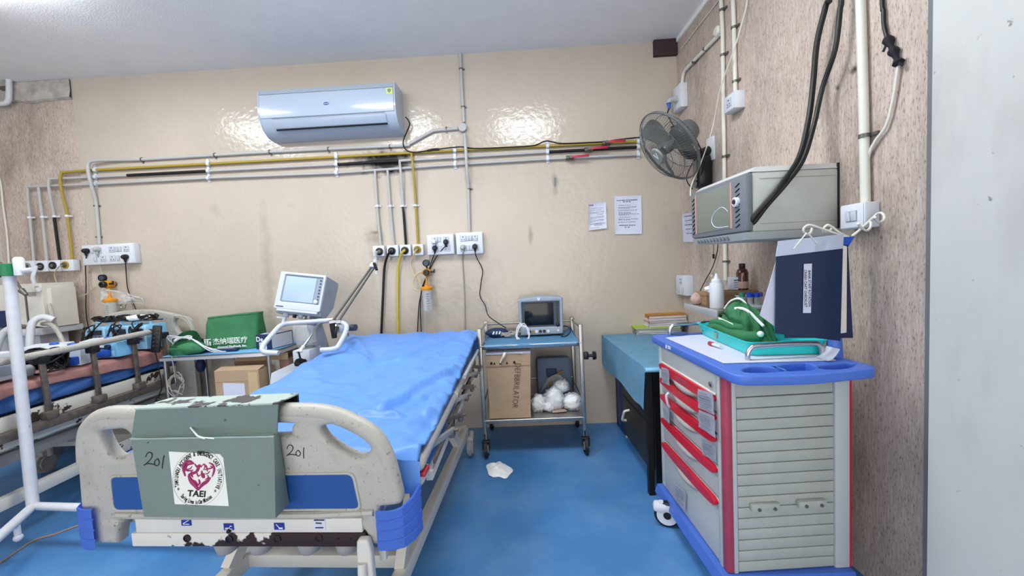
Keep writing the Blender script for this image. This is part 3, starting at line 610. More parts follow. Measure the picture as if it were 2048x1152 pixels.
t = T('thin_wire', 'thin black wires hanging below the grey monitor', 'wire', MR @ r(1430, 500))
P('wire', G(MR).tube(rt([(1436, 470), (1435, 500), (1425, 535), (1410, 562), (1397, 590, .09), (1396, 600, .09)], .02), .003, 6, smooth=4), 'black_rubber', t)
P('wire', G(MR).tube(rt([(1427, 470), (1427, 510)], .015), .002, 6).cyl(r(1427, 508, .015), r(1427, 517, .015), .007, n=8), 'black_rubber', t)
paper(((1367, 428), (1390, 424), (1392, 484), (1369, 484)), 0, 'white notice on right wall half hidden behind the grey monitor', [(.1, .9, .1, .02), (.2, .8, .25, .02), (.15, .9, .4, .02), (.2, .85, .55, .02), (.25, .8, .7, .02)], MR, r)
for x, y, q in ((1708, 138, .008), (1674, 175, .005)):
    m_ = MATS['laminate']; blend_in(m_, '1e1512', spot_mask(MR @ r(x, y), (.05, q*3, q*3), 40, .95))
# ---------------- wall fan
FC = Vector((.985, 2.42, 1.955)); FA = Vector((-.80, -.10, -.58)).normalized()
FX = Vector((0, 1, 0)); FX = (FX-FA*FX.dot(FA)).normalized(); FY = FA.cross(FX)
FM = basis(FC, FX, FY, FA)          # local z out of the face
t = T('electric_fan', 'grey wall-mounted oscillating fan with wire cage, tilted downwards', 'fan', FC)
R0 = .225
P('rim_band', G(FM).lathe([(R0-.003, -.008), (R0+.003, -.008), (R0+.004, 0), (R0+.003, .008), (R0-.003, .008), (R0-.003, -.008)], n=48), 'fan_grey', t)
def cage(sgn, h, rc, nw):
    g = G(FM)
    for k in range(nw):
        a = 2*math.pi*k/nw; tw = .25*sgn
        pts = []
        for j in range(7):
            u = j/6; R = rc+(R0-rc)*u; z = sgn*(h*(1-u**3.2)+.0); aa = a+tw*(1-u)
            pts.append((R*math.cos(aa), R*math.sin(aa), z))
        g.tube(pts, .0010, 3)
    for R, q in ((.5, .0018), (.78, .0018)):
        z = sgn*h*(1-(((R*R0-rc)/(R0-rc))**3.2)); g.tube([(R*R0*math.cos(i*.2618), R*R0*math.sin(i*.2618), z) for i in range(24)], q, 4, closed=True)
    return g
P('front_grille', cage(1, .085, .045, 84), 'fan_grey', t, stuff=True)
P('rear_grille', cage(-1, .08, .05, 64), 'fan_grey', t, stuff=True)
b = P('badge', G(FM).lathe([(.047, .078), (.05, .086), (.044, .094), (0, .095)], n=28), 'fan_blade', t)
P('emblem', G(FM).bar((-.016, -.018, .0955), (0, .02, .0955), .006, .002, (0, 0, 1)).bar((.016, -.018, .0955), (0, .02, .0955), .006, .002, (0, 0, 1)), 'white_plastic', b)
P('hub', G(FM).lathe([(.03, -.05), (.034, .02), (.026, .04), (0, .045)]), 'fan_grey', t)
for k in range(3):
    g = G(FM); a0 = k*2*math.pi/3+.4
    def bl(u, v):
        a = a0+(v-.5)*(.95-.1*u)+.35*u; R = .03+u*.165*(1-.22*(2*v-1)**4); z = .03*(v-.5)*2+.004
        return Vector((R*math.cos(a), R*math.sin(a), z))
    g.grid(bl, 8, 8); bmesh.ops.solidify(g.bm, geom=list(g.bm.faces), thickness=.003)
    P('blade', g, 'fan_blade', t)
P('motor_housing', G(FM).lathe([(.03, -.06), (.07, -.075), (.078, -.1), (.078, -.14), (.06, -.185), (.02, -.2), (0, -.2)]), 'fan_grey', t, ang=50)
P('oscillation_knob', G(FM).cyl((.03, .07, -.13), (.04, .1, -.135), .008), 'black_plastic', t)
pb = MR @ r(1424, 300, .0)
neck = FM @ Vector((0, -.07, -.12))
P('arm', G().tube([neck, neck+Vector((.02, .03, -.06)), Vector((1.19, pb.y-.02, pb.z-.03)), Vector((WX-.02, pb.y, pb.z))], lambda k: .032-.004*k, 10, smooth=4), 'black_plastic', t)
P('bracket', G().box((WX-.008, pb.y, pb.z+.005), (.016, .09, .15), bev=.004), 'white_plastic', t)
q = MR @ r(1412, 345, .02)
P('control_pod', G().box((WX-.05, q.y-.02, q.z), (.1, .1, .22), bev=.035), 'black_plastic', t)
P('pod_face', G().box((WX-.102, q.y-.02, q.z+.01), (.006, .045, .13), bev=.002).cyl((WX-.1, q.y-.02, q.z-.075), (WX-.118, q.y-.02, q.z-.075), .02), 'fan_blade', t)
P('fan_cable', G().tube([FM @ Vector((.02, 0, -.19)), Vector((1.22, pb.y-.06, pb.z+.05)), Vector((1.27, pb.y-.06, pb.z-.08)), Vector((1.262, q.y-.06, q.z-.03))], .004, 6, smooth=6), 'black_rubber', t)
P('fan_cable', G().tube([Vector((1.25, q.y-.01, q.z+.09)), Vector((1.22, q.y+.05, q.z-.02)), Vector((1.25, q.y+.03, q.z-.1))], .0035, 6, smooth=6), 'black_rubber', t)
c = r(1354, 200, .056)
t = T('mains_cable', 'grey angled plug with blue sleeve and black fan cord', 'cord', MR @ c)
P('plug', G(MR).tube([c+Vector((0, 0, .0)), c+Vector((0, .006, .03)), c+Vector((-.004, 0, .055)), c+Vector((-.004, -.02, .058))], .02, 10, smooth=3), 'grey_plug', t)
P('sleeve', G(MR).cyl(c+Vector((-.004, -.018, .058)), c+Vector((-.004, -.06, .058)), .014, .009), 'blue_strong', t)
tip = MR @ (c+Vector((-.004, -.058, .058)))
P('cable', G().tube([tip, tip+Vector((0, .01, -.06)), FM @ Vector((.05, .10, -.13)), FM @ Vector((.03, .074, -.14))], .0045, 6, smooth=5), 'black_rubber', t)
# ---------------- grey monitor cabinet on the right wall
t = T('box_monitor', 'old grey box monitor mounted on right wall, screen facing the room', 'monitor', (1.16, 1.87, 1.385))
Y0, Y1, Z0, Z1, XF = 1.625, 2.10, 1.385, 1.625, .965
P('cabinet', G().span((XF+.03, Y0, Z0), (WX, Y1, Z1), .008), 'crt_grey', t)
P('lid', G().hexa([(XF+.02, Y0, Z1), (WX, Y0, Z1), (WX, Y1, Z1), (XF+.02, Y1, Z1), (XF+.05, Y0+.012, Z1+.022), (WX, Y0+.012, Z1+.022), (WX, Y1-.01, Z1+.022), (XF+.05, Y1-.01, Z1+.022)]), 'crt_top', t)
P('base_tray', G().hexa([(XF+.02, Y0+.02, Z0-.03), (WX, Y0+.02, Z0-.03), (WX, Y1-.01, Z0-.03), (XF+.02, Y1-.01, Z0-.03), (XF, Y0, Z0), (WX, Y0, Z0), (WX, Y1, Z0), (XF, Y1, Z0)]), 'crt_top', t)
f = P('front_bezel', G().span((XF, Y0-.004, Z0+.004), (XF+.034, Y1+.004, Z1-.002), .01), 'crt_front', t)
P('screen', G().span((XF-.003, Y0+.10, Z0+.025), (XF+.01, Y1-.06, Z1-.022), .004), 'crt_screen', t)
P('pink_strip', G().span((XF-.004, Y0+.094, Z0+.024), (XF+.002, Y0+.101, Z1-.02)), 'crt_pink', f); P('pink_strip', G().span((XF-.004, Y1-.06, Z0+.024), (XF+.002, Y1-.053, Z1-.02)), 'crt_pink', f)
for k in range(9):
    z = Z0+.03+k*.021
    if k != 5: P('vent_slit', G().bar((XF-.001, Y0+.035, z+.006), (XF-.001, Y0+.065, z-.006), .002, .005, (1, 0, 0)), 'dark_hole', f, flat=True)
    P('vent_slit', G().bar((XF-.001, Y1-.04, z+.006), (XF-.001, Y1-.02, z-.006), .002, .005, (1, 0, 0)), 'dark_hole', f, flat=True)
kb = P('knob', G().lathe([(.02, 0), (.02, .012), (.014, .015), (.011, .012), (.0, .012)], (XF, Y0+.055, Z0+.13), (-1, 0, 0)), 'white_plastic', f)
P('knob_centre', G().cyl((XF-.012, Y0+.055, Z0+.13), (XF-.017, Y0+.055, Z0+.13), .009), 'black_plastic', kb)
sw = atX(1452, 440, XF-.003)
P('chalk_scrawl', G().tube([(XF-.003, Y0+.12, Z0+.10), (XF-.003, Y0+.17, Z0+.125), (XF-.003, Y0+.24, Z0+.105), (XF-.003, Y0+.26, Z0+.07), (XF-.003, Y0+.22, Z0+.04), (XF-.003, Y0+.12, Z0+.035)], .002, 5, smooth=6), 'paper', t)
for k in range(10): P('bottom_slit', G().span((XF+.004, Y0+.14+k*.03, Z0-.026), (XF+.012, Y0+.155+k*.03, Z0-.004)), 'crt_front', t, flat=True)
P('side_seam', G().span((XF+.06, Y0-.001, Z1-.03), (WX, Y0+.001, Z1-.027)).span((XF+.06, Y0-.001, Z0+.03), (WX, Y0+.001, Z0+.032)), 'cup_grey', t, stuff=True)
P('rear_edge', G().span((WX-.006, Y0-.004, Z0-.002), (WX-.0, Y0+.004, Z1+.02)), 'black_plastic', t)
# ================================================================ crash cart
CM = frame((.757, 1.40, 0), math.radians(.8)); CMi = CM.inverted(); C3 = CM.to_3x3()
def cl(p): return CMi @ p
def cxp(x, y, X=0): return CMi @ on(x, y, CM @ Vector((X, 0, 0)), C3 @ Vector((1, 0, 0)))
def cyp(x, y, Y=0): return CMi @ on(x, y, CM @ Vector((0, Y, 0)), C3 @ Vector((0, 1, 0)))
def czp(x, y, Z): return CMi @ atZ(x, y, Z)
cart = T('crash_cart', 'grey hospital crash cart with red handled drawers and blue top', 'crash cart', (.757, 1.40, 0), math.radians(.8))
BW, BD, BZ0, BZ1 = .44, .60, .13, .866
def cp(name, g, m, par=cart, **k): return P(name, g, m, par, local=True, **k)
cp('body', G().span((.006, .012, BZ0), (BW-.006, BD, BZ1)), 'cart_grey')
cp('corner_post', G().span((-.012, -.004, BZ0), (.016, .03, BZ1), .008), 'cart_red_dull', label='red plastic corner strip')
cp('corner_post', G().span((-.014, .03, BZ0), (.006, .05, BZ1), .004), 'cart_grey'); cp('corner_post', G().span((-.012, BD-.03, BZ0), (.01, BD+.006, BZ1), .008), 'cart_grey')
cp('side_post', G().span((.385, -.01, BZ0), (BW, .012, BZ1), .006), 'cart_grey'); cp('side_post', G().span((.014, -.004, BZ0), (.03, .012, BZ1), .003), 'cart_grey')
cp('red_edge', G().span((BW-.001, -.006, BZ0), (BW+.008, .02, BZ1)), 'cart_red')
cp('top_panel', G().span((.03, -.002, .788), (.383, .012, BZ1), .002), 'slat_grey')
nsl = 16; z0 = BZ0+.004; sh = (.786-z0)/nsl
for k in range(nsl): cp('slat', G().span((.031, -.003, z0+k*sh+.0015), (.384, .012, z0+(k+1)*sh-.0015), .002), 'slat_grey')
for x0, x1, y in ((1497, 1553, 1011), (1590, 1645, 1004)):
    a, b = cyp(x0, y), cyp(x1, y)
    h = cp('hook_rail', G().span((a.x, -.022, a.z-.012), (b.x, -.003, a.z+.013), .003), 'slat_grey')
    for q in (.25, .8): cp('screw', G().cyl((a.x+(b.x-a.x)*q, -.022, a.z-.004), (a.x+(b.x-a.x)*q, -.026, a.z-.004), .006, n=10), 'clip_metal', h)
# blue top with recesses
def corner_round(poly, R, k=5):
    out = []; n = len(poly); V = [Vector(p) for p in poly]
    for i in range(n):
        a, b, c = V[i-1], V[i], V[(i+1) % n]; p = b+(a-b).normalized()*R; q = b+(c-b).normalized()*R
        for j in range(k+1):
            t = j/k; s_ = p*(1-t)**2+b*2*t*(1-t)+q*t*t; out.append((s_.x, s_.y))
    return out
dk = corner_round([(-.028, -.110), (.20, -.136), (.464, -.104), (.464, BD+.08), (-.028, BD+.08)], .05)
def rec(p): 
    q = [czp(x, y, .898) for x, y in p]; return [(v.x, v.y) for v in q]
holes = [rec([(1484, 739), (1510, 732), (1552, 734), (1566, 742), (1500, 745)]), rec([(1556, 731), (1610, 725), (1632, 737), (1580, 742)]), rec([(1638, 731), (1690, 725), (1712, 727), (1694, 736), (1648, 738)])]
holes = [smooth2(h, 3) for h in holes]
g = curve2d([dk]+holes, .034, .006, Matrix.Translation((0, 0, .881)))
cp('deck', g, 'cart_blue')
cp('deck_floor', G().span((-.0, -.105, .8655), (.43, BD+.04, .870)), 'cart_blue')
cp('far_recess_shade', G().prism(smooth2(rec([(1340, 668), (1362, 664), (1378, 668), (1360, 672)]), 3), .001, Matrix.Translation((0, 0, .8985))), 'panel_blue')  # flat darker patch on the deck, painting the shade of a recess
cp('base', G().hexa([(-.045, -.01, .085), (BW+.01, -.03, .085), (BW+.01, BD+.02, .085), (-.045, BD+.02, .085), (-.035, -.01, .13), (BW, -.03, .13), (BW, BD+.01, .13), (-.035, BD+.01, .13)]), 'cart_blue')
def castor(x, y, rz, h=.085):
    M = Matrix.Translation((x, y, 0)) @ Matrix.Rotation(rz, 4, 'Z')
    cc = cp('castor', G(M).lathe([(.05, -.016), (.06, -.012), (.06, .012), (.05, .016), (.05, -.016)], (.02, 0, .0605), (0, 1, 0), 24), 'wheel_black')
    cp('wheel_cover', G(M).lathe([(.048, -.019), (.05, .019), (0, .019)], (.02, 0, .0605), (0, 1, 0), 24).box((-.01, 0, .092), (.07, .05, .045), bev=.016).cyl((-.005, 0, .09), (-.005, 0, .118), .014), 'white_plastic', cc)
    cp('wheel_hub', G(M).cyl((.02, -.021, .0605), (.02, .022, .0605), .018), 'black_rubber', cc)
castor(-.062, .475, math.radians(-22)); castor(.03, .07, 1.2); castor(.40, .07, .3); castor(.40, .52, .8)
# lock panel and drawers on the room side
zs = [cxp(1440, y, -.012).z for y in (807, 845, 888, 950, 1014)]; LZ0 = zs[0]+.024
lo = cp('lock_panel', G().span((-.012, .055, LZ0), (.006, BD-.035, .862), .004), 'cart_grey')
cp('lock', G().lathe([(.011, 0), (.011, .006), (.007, .008), (0, .008)], (-.012, .085, LZ0+.03), (-1, 0, 0)), 'chrome', lo)
cp('panel_lip', G().span((-.018, .055, LZ0-.003), (-.010, BD-.035, LZ0+.004), .002), 'cart_white', lo)
def drawer(i):
    zt, zb = zs[i]+.020, (zs[i+1]+.03 if i < 4 else BZ0+.004)
    d = cp('drawer', G().span((-.010, .052, zb), (.006, BD-.032, zt), .004), 'cart_grey')
    y0, y1 = .055, BD-.035; n = 12; ym = (y0+y1)/2; hw = (y1-y0)/2
    up = [(y0, .012), (y0+.02, .021), (y1-.02, .021), (y1, .012)]
    lowr = [(y1, .004)]+[(ym+hw*math.cos(math.pi*k/n), .002-.020*math.sin(math.pi*k/n)**.7) for k in range(1, n)]+[(y0, .004)]
    L = basis((-.010, 0, zs[i]), (0, 1, 0), (0, 0, 1), (1, 0, 0))
    cp('handle', G().prism(up+lowr, -.016, L), 'cart_red', d)
    def lip(u, v):
        y = ym+.13*(2*u-1)*1.05; q = max(0, 1-(2*u-1)**2); z = zs[i]-.014-.036*q**.8*v-.002
        return Vector((-.012-.022*q*math.sin(math.pi*(.15+.75*v)), y, z))
    gg = G().grid(lip, 18, 6); bmesh.ops.solidify(gg.bm, geom=list(gg.bm.faces), thickness=.003); cp('handle_lip', gg, 'cart_white', d)
    if i in (0, 4): cp('name_slot', G().span((-.0272, ym-.06, zs[i]-.008), (-.025, ym+.06, zs[i]+.011)), 'cart_red_dull', d)
for i in range(5): drawer(i)
# rails
rl = czp(1496, 722, .898)
def rail(y, x0, x1):
    cp('top_rail', G().tube([(x0, y, .9018), (x0, y, .924), (x0+.012, y, .945), (x0+.045, y, .953), (x1-.045, y, .953), (x1-.012, y, .945), (x1, y, .924), (x1, y, .9018)], .0095, 10, smooth=3), 'chrome')
rail(rl.y, rl.x, .40); rail(BD+.03, .06, .40)
cp('lettering', text_g('@ 201', .022, basis((-.0285, .44, .881), (0, -1, 0), (0, 0, 1), (-1, 0, 0)).copy() @ Matrix.Translation((0, 0, -.0)), extrude=.001), 'white_print')
# papers stuck on the drawers
def cart_paper(corners, label, X=-.031):
    pts = [cxp(x, y, X) for x, y in corners]
    tl, tr, br, bl = pts
    def f(u, v): return (tl*(1-u)+tr*u)*(1-v)+(bl*(1-u)+br*u)*v+Vector((-.002-.003*abs(math.sin(u*5+v*4)), 0, 0))
    g = G(CM).grid(f, 8, 10); bmesh.ops.solidify(g.bm, geom=list(g.bm.faces), thickness=-.0006)
    t = T('drawer_note', label, 'note', CM @ tl, 0, 'paper notes on the crash cart drawers'); P('sheet', g, 'paper', t)
    g = G(CM)
    for k in range(7):
        v = .12+k*.12
        a, b = f(.12, v), f(.65+.25*rnd.random(), v); g.bar(a+Vector((-.003, 0, 0)), b+Vector((-.003, 0, 0)), .0015, .0022, (1, 0, 0))
    P('writing', g, 'bezel_grey', t, stuff=True)
cart_paper([(1324, 733), (1339, 739), (1341, 771), (1325, 764)], 'note at the far end of the top red drawer', -.028)
cart_paper([(1397, 777), (1428, 787), (1431, 830), (1398, 815)], 'creased note hanging from the top drawer near the lock', -.028)
cart_paper([(1399, 819), (1431, 832), (1433, 876), (1399, 853)], 'note hanging from the second drawer near end', -.028)
cart_paper([(1405, 878), (1434, 892), (1435, 926), (1406, 908)], 'lined note on the fourth drawer front', -.012)
cart_paper([(1350, 963), (1374, 983), (1373, 1021), (1352, 1000)], 'crumpled note on the bottom drawer front', -.014)
cart_paper([(1327, 810), (1339, 817), (1341, 848), (1329, 836)], 'pale note on the third drawer far end', -.028)
q = cxp(1338, 800, -.032)
tag(P('paper_strip', G(CM).tube([q+Vector((0, 0, .035)), q+Vector((-.012, 0, .02)), q+Vector((-.006, .0, -.02)), q+Vector((.004, .006, -.035))], .006, 6, smooth=4), 'paper'), 'twisted white paper tag hanging on the second drawer', 'tag')
# liner sheet, tray and its things on the deck
DZ = .8995
ln = [czp(x, y, DZ) for x, y in ((1331, 676), (1372, 672), (1640, 668), (1690, 712), (1660, 721), (1447, 727))]
c5 = [(p.x, p.y) for p in ln]
c5[2] = (.40, c5[1][1]+.02); c5[3] = (.425, .08); c5[4] = (.40, .005)
g = G(CM).prism(c5, .002, Matrix.Translation((0, 0, DZ)))
t = T('paper_liner', 'white paper sheet lining the blue cart top', 'paper', CM @ Vector((.2, .3, DZ))); P('sheet', g, 'paper', t)
P('turned_corner', G(CM).grid(lambda u, v: Vector((.36+.06*u, -.01+.06*v+.02*u, DZ+.004+.035*u*u)), 6, 6), 'paper', t)
TZ = DZ+.004
A_, B_ = czp(1402, 667, TZ), czp(1500, 711, TZ)
ex = (B_-A_); ex.z = 0; lng = ex.length; ex.normalize(); ey = Vector((-ex.y, ex.x, 0)); ey = ey if ey.x > 0 else -ey
TM = CM @ basis((A_.x, A_.y, TZ), ex, ey, ex.cross(ey)); 
wd = .27
tr = T('instrument_tray', 'turquoise plastic tray on the crash cart', 'tray', TM @ Vector((lng/2, wd/2, 0)))
zs_ = 1 if ex.cross(ey).z > 0 else -1
g = G(TM)
def ring(k, z): return [(x, y, z*zs_) for x, y in rrect(-k, -k, lng+k, wd+k, .03)]
loops = [ring(0, 0), ring(.014, .055), ring(.022, .057), ring(.022, .053), ring(.011, .050), ring(-.004, .004)]
vl = [[g.bm.verts.new(TM @ Vector(p)) for p in L] for L in loops]
for A, B in zip(vl, vl[1:]):
    for k in range(len(A)): g.bm.faces.new((A[k], A[(k+1) % len(A)], B[(k+1) % len(A)], B[k]))
g.bm.faces.new(vl[0][::-1]); g.bm.faces.new(vl[-1]); bmesh.ops.recalc_face_normals(g.bm, faces=list(g.bm.faces))
P('tray_shell', g, 'turquoise', tr)
P('handle_slot', G(TM).box((lng*.42, -.012, .03*zs_), (.025, .006, .03), bev=.003), 'cup_grey', tr)
# green cloth pouch in the tray
def tq(x, y, d=0): return atX(x, y, .968+d)
t = T('cloth_pouch', 'crumpled green cloth pouch lying in the turquoise tray', 'pouch', Vector((1.07, 1.80, TZ)))
pk = tq(1480, 604, .075); fl = TZ+.006
def heap(u, v):
    """draped cloth: a ring of foot points rising to a ridge"""
    a = 2*math.pi*u; c, s_ = math.cos(a), math.sin(a)
    foot = Vector((1.072+.098*c, 1.795+.135*s_, fl)); top_ = Vector((pk.x+.012*c, pk.y+.034*s_, pk.z))
    k = v; p = foot.lerp(top_, k); bul = math.sin(math.pi*k)**.8
    p += Vector((c*.018, s_*.024, .020))*bul
    f = noise.noise((c*2.2+3, s_*2.2, k*2.2)); f2 = abs(noise.noise((c*3.2+1, s_*3.2, k*4+5)))
    p += Vector((c, s_, .35))*(.045*f-.050*f2)*min(1, 6*k+.1)*(1-.6*k)
    p.z = max(p.z, fl); p.x = max(p.x, .955+.02*k); return p
g = G(); g.grid(heap, 90, 40, closed_u=True); bmesh.ops.holes_fill(g.bm, edges=[e for e in g.bm.edges if e.is_boundary], sides=0); P('pouch_body', g, 'green_cloth', t, ang=180)
def flapf(u, v):
    a = tq(1447, 628, .03).lerp(tq(1474, 599, .07), v); b = tq(1525, 652, .10).lerp(tq(1500, 612, .10), v)
    p = a.lerp(b, u); return p+Vector((-.02*math.sin(math.pi*u)*(1-v), -.012*math.sin(math.pi*u)*(1-v), .010*math.sin(math.pi*u)+.009*noise.noise((u*6, v*5, 1))))
g = G().grid(flapf, 20, 12); bmesh.ops.solidify(g.bm, geom=list(g.bm.faces), thickness=.004); P('flap', g, 'green_cloth', t, ang=180)
P('piping', G().tube([tq(*q_) for q_ in ((1470, 617, .035), (1485, 617, .05), (1500, 625, .065), (1513, 638, .08), (1527, 652, .09))], .0065, 6, smooth=4), 'white_print', t)
P('piping', G().tube([tq(*q_) for q_ in ((1449, 617, .05), (1460, 603, .06), (1476, 597, .07), (1489, 604, .085), (1497, 617, .09))], .0045, 6, smooth=4), 'white_print', t)
P('roll', G().tube([tq(*q_) for q_ in ((1411, 660, .0), (1440, 655, .015), (1462, 666, .025), (1490, 674, .04), (1522, 672, .075))], lambda k: .026*math.sin(math.pi*(.15+.7*k))+.006, 12, smooth=5), 'green_cloth', t, ang=180)
P('roll', G().tube([tq(*q_) for q_ in ((1423, 645, .01), (1445, 645, .015), (1465, 653, .025), (1488, 655, .045))], lambda k: .022*math.sin(math.pi*(.2+.6*k)), 12, smooth=5), 'green_cloth', t, ang=180)
P('label_patch', G().grid(lambda u, v: tq(1437, 634, .0).lerp(tq(1466, 647, .015), u)+Vector((0, 0, -.022*v*(1-.8*abs(u-.4)))), 8, 3), 'white_print', t)
P('toggle', G().sphere(tq(1521, 668, .06), .013), 'white_print', t)
q = CM @ czp(1424, 688, DZ+.012)
t = T('sample_tube', 'small sample tube with red cap lying beside the turquoise tray', 'sample tube', q)
d = (CM @ czp(1452, 697, DZ+.012)-q).normalized()
P('tube_body', G().cyl(q+d*.0, q+d*.062, .0065, n=12), 'white_plastic', t); P('tube_cap', G().cyl(q-d*.018, q+d*.006, .0095, n=12), 'red_plastic', t)
# folder hanging from a blue post
FY_ = 1.43
def fp(x, y, dy=0): return atY(x, y, FY_+dy)
po = CM @ Vector((.445, .02, .86)); px_ = fp(1693, 690).x
t = T('document_stand', 'blue post with white wire hooks on the crash cart', 'stand', (px_, FY_+.06, .899))
pz = fp(1700, 474, .06).z
P('post', G().cyl((px_-.003, FY_+.05, .897), (px_-.003, FY_+.05, 1.02), .026, .02, 16).cyl((px_-.003, FY_+.05, 1.0), (px_-.003, FY_+.05, pz-.03), .015), 'cart_blue', t)
xa, xb = fp(1687, 476).x, fp(1716, 474).x
P('flared_top', G().hexa([(xa, FY_+.03, pz-.06), (xa+.028, FY_+.03, pz-.06), (xa+.028, FY_+.07, pz-.06), (xa, FY_+.07, pz-.06), (xa-.01, FY_+.02, pz), (xb+.006, FY_+.02, pz), (xb+.006, FY_+.08, pz), (xa-.01, FY_+.08, pz)]), 'blue_strong', t)
def hook(pts, dy, st=.002): P('wire_hook', G().tube([fp(x, y, dy+(k*st)) for k, (x, y) in enumerate(pts)], .0042, 8, smooth=5), 'wire_white', t)
hook([(1696, 476), (1668, 466), (1634, 454), (1618, 450), (1608, 456), (1608, 464), (1616, 469), (1622, 464), (1624, 456)], .03)
hook([(1697, 474), (1680, 466), (1664, 454), (1655, 450), (1647, 457), (1648, 464), (1656, 464), (1667, 454)], .045)
hook([(1704, 472), (1722, 458), (1735, 448), (1741, 444), (1741, 454), (1733, 461), (1722, 455), (1716, 447)], .03, -.012)
hook([(1708, 470), (1728, 452), (1745, 436), (1758, 426), (1767, 429), (1768, 439), (1760, 444), (1752, 440), (1749, 434)], .03, -.02)
t = T('display_folder', 'dark blue hanging display folder with silver taped top', 'folder', fp(1620, 670))
def sheet(pts, th, m, name, dy, par): 
    p = [fp(x, y, dy) for x, y in pts]; q = [v+Vector((0, th, 0)) for v in p]; return P(name, G().hexa(p+q), m, par)
sheet([(1553, 508), (1686, 494), (1681, 682), (1551, 667)], .004, 'folder_blue', 'front_cover', 0, t)
sheet([(1557, 482), (1688, 468), (1686, 497), (1552, 513)], .003, 'film_silver', 'taped_top', -.004, t)
sheet([(1684, 490), (1694, 493), (1693, 665), (1680, 667)], .006, 'mag_white', 'inner_pages', .008, t)
sheet([(1560, 482), (1696, 490), (1706, 676), (1570, 676)], .003, 'folder_blue', 'back_cover', .02, t)
sheet([(1553, 520), (1560, 520), (1562, 662), (1520, 631)], .002, 'paper', 'loose_page', .012, t)
lb = sheet([(1608, 528), (1624, 527), (1622, 626), (1606, 626)], .001, 'paper', 'title_label', -.0035, t)
def ltext(s, x, y, size):
    c = fp(x, y, -.0045); P('lettering', text_g(s, size, basis(c, (0, 0, -1), (1, 0, 0), (0, -1, 0)), sx=.95), 'ink_black', lb)
ltext('BANK STAFF ROTATION', 1619, 577, .0125); ltext('CRASH CART CHECKLIST', 1611, 577, .0125)
for k, (p0, p1) in enumerate((((1613, 466), (1587, 498)), ((1616, 466), (1634, 487)))): P('clip_wire', G().cyl(fp(*p0, -.006), fp(*p1, -.006), .0025, n=6), 'wire_white', t)
# ================================================================ the empty bed
BR_ = math.radians(-4.5); BM = frame((-.752, 1.062, 0), BR_); BMi = BM.inverted(); B3 = BM.to_3x3()
def bx(x, y, X): return BMi @ on(x, y, BM @ Vector((X, 0, 0)), B3 @ Vector((1, 0, 0)))
def by(x, y, Y): return BMi @ on(x, y, BM @ Vector((0, Y, 0)), B3 @ Vector((0, 1, 0)))
def bz(x, y, Z): return BMi @ atZ(x, y, Z)
bed = T('hospital_bed', 'ivory hospital bed with blue bumpers, numbered 201, in the foreground', 'bed', (-.752, 1.062, 0), BR_)
def bp(name, g, m, par=None, **k): return P(name, g, m, par or bed, local=True, **k)
FB = basis((0, .022, 0), (1, 0, 0), (0, 0, 1), (0, -1, 0))
def pts2(L, Y=0): return [(v.x, v.z) for v in (by(x, y, Y) for x, y in L)]
outer = [(-.497, .568), (-.494, .68), (-.490, .78), (-.485, .86), (-.462, .915), (-.40, .948), (-.285, .952), (-.13, .954), (0, .954), (.124, .951), (.23, .941), (.314, .915), (.382, .868), (.412, .80), (.432, .725), (.436, .69), (.425, .677), (.376, .672), (.374, .566), (.338, .567), (.332, .60), (.30, .632), (.26, .645), (-.33, .645), (-.372, .632), (-.388, .60), (-.395, .568)]
corner = {0, 17, 18, 19, 26}
def half_smooth(P_, sharp, k=4):
    out = []; n = len(P_); V = [Vector((x, y, 0)) for x, y in P_]
    for i in range(n):
        a, b = i, (i+1) % n
        A = V[a-1] if a not in sharp else V[a]; D = V[(b+1) % n] if b not in sharp else V[b]
        B, C = V[a], V[b]
        for j in range(k):
            t = j/k; p = .5*((2*B)+(C-A)*t+(2*A-5*B+4*C-D)*t*t+(3*B-A-3*C+D)*t**3); out.append((p.x, p.y))
    return out
hr = smooth2(pts2([(640, 856), (643, 868), (655, 882), (675, 897), (700, 911), (718, 916), (730, 913), (738, 903), (737, 891), (729, 877), (712, 864), (690, 856), (665, 851)]), 3)
hl = smooth2(pts2([(197, 868), (203, 886), (216, 908), (229, 917), (242, 916), (254, 907), (262, 893), (260, 875), (245, 861), (227, 861), (208, 863)]), 3)
hm = smooth2([(-.155, .905), (.13, .905), (.147, .895), (.142, .878), (.12, .872), (-.14, .872), (-.165, .882)], 3)
bp('footboard', curve2d([half_smooth(outer, corner), hr, hl, hm], .044, .014, FB), 'ivory', ang=60)
bp('top_grip', G().tube([(x, .022, z+.005) for x, z in [(-.478, .80), (-.472, .86), (-.452, .902), (-.40, .930), (-.285, .930), (-.13, .9315), (0, .9315), (.124, .928), (.23, .921), (.30, .898), (.366, .855), (.396, .795), (.41, .73)]], .0235, 12, smooth=4), 'ivory', ang=60)
ip = pts2([(222, 950), (708, 947), (721, 1014), (228, 1018)])
pc = [(-.385, .765), (.308, .765), (.322, .672), (-.385, .672)]
def rounded(poly, R, k=4):
    out = []; n = len(poly); V = [Vector(p) for p in poly]
    for i in range(n):
        a, b, c = V[i-1], V[i], V[(i+1) % n]; p = b+(a-b).normalized()*R; q = b+(c-b).normalized()*R
        for j in range(k+1):
            t = j/k; s = p*(1-t)**2+b*2*t*(1-t)+q*t*t; out.append((s.x, s.y))
    return out
bp('inset_frame', curve2d([rounded([(x*1.0+(-.008 if x < 0 else .008), z+(.007 if z > .7 else -.007)) for x, z in pc], .02), rounded(pc, .016)], .008, .003, basis((0, .0, 0), (1, 0, 0), (0, 0, 1), (0, -1, 0))), 'ivory')
bp('blue_inset', G().prism(rounded(pc, .016), .003, basis((0, .0015, 0), (1, 0, 0), (0, 0, 1), (0, -1, 0))), 'panel_blue', label='flat blue panel')
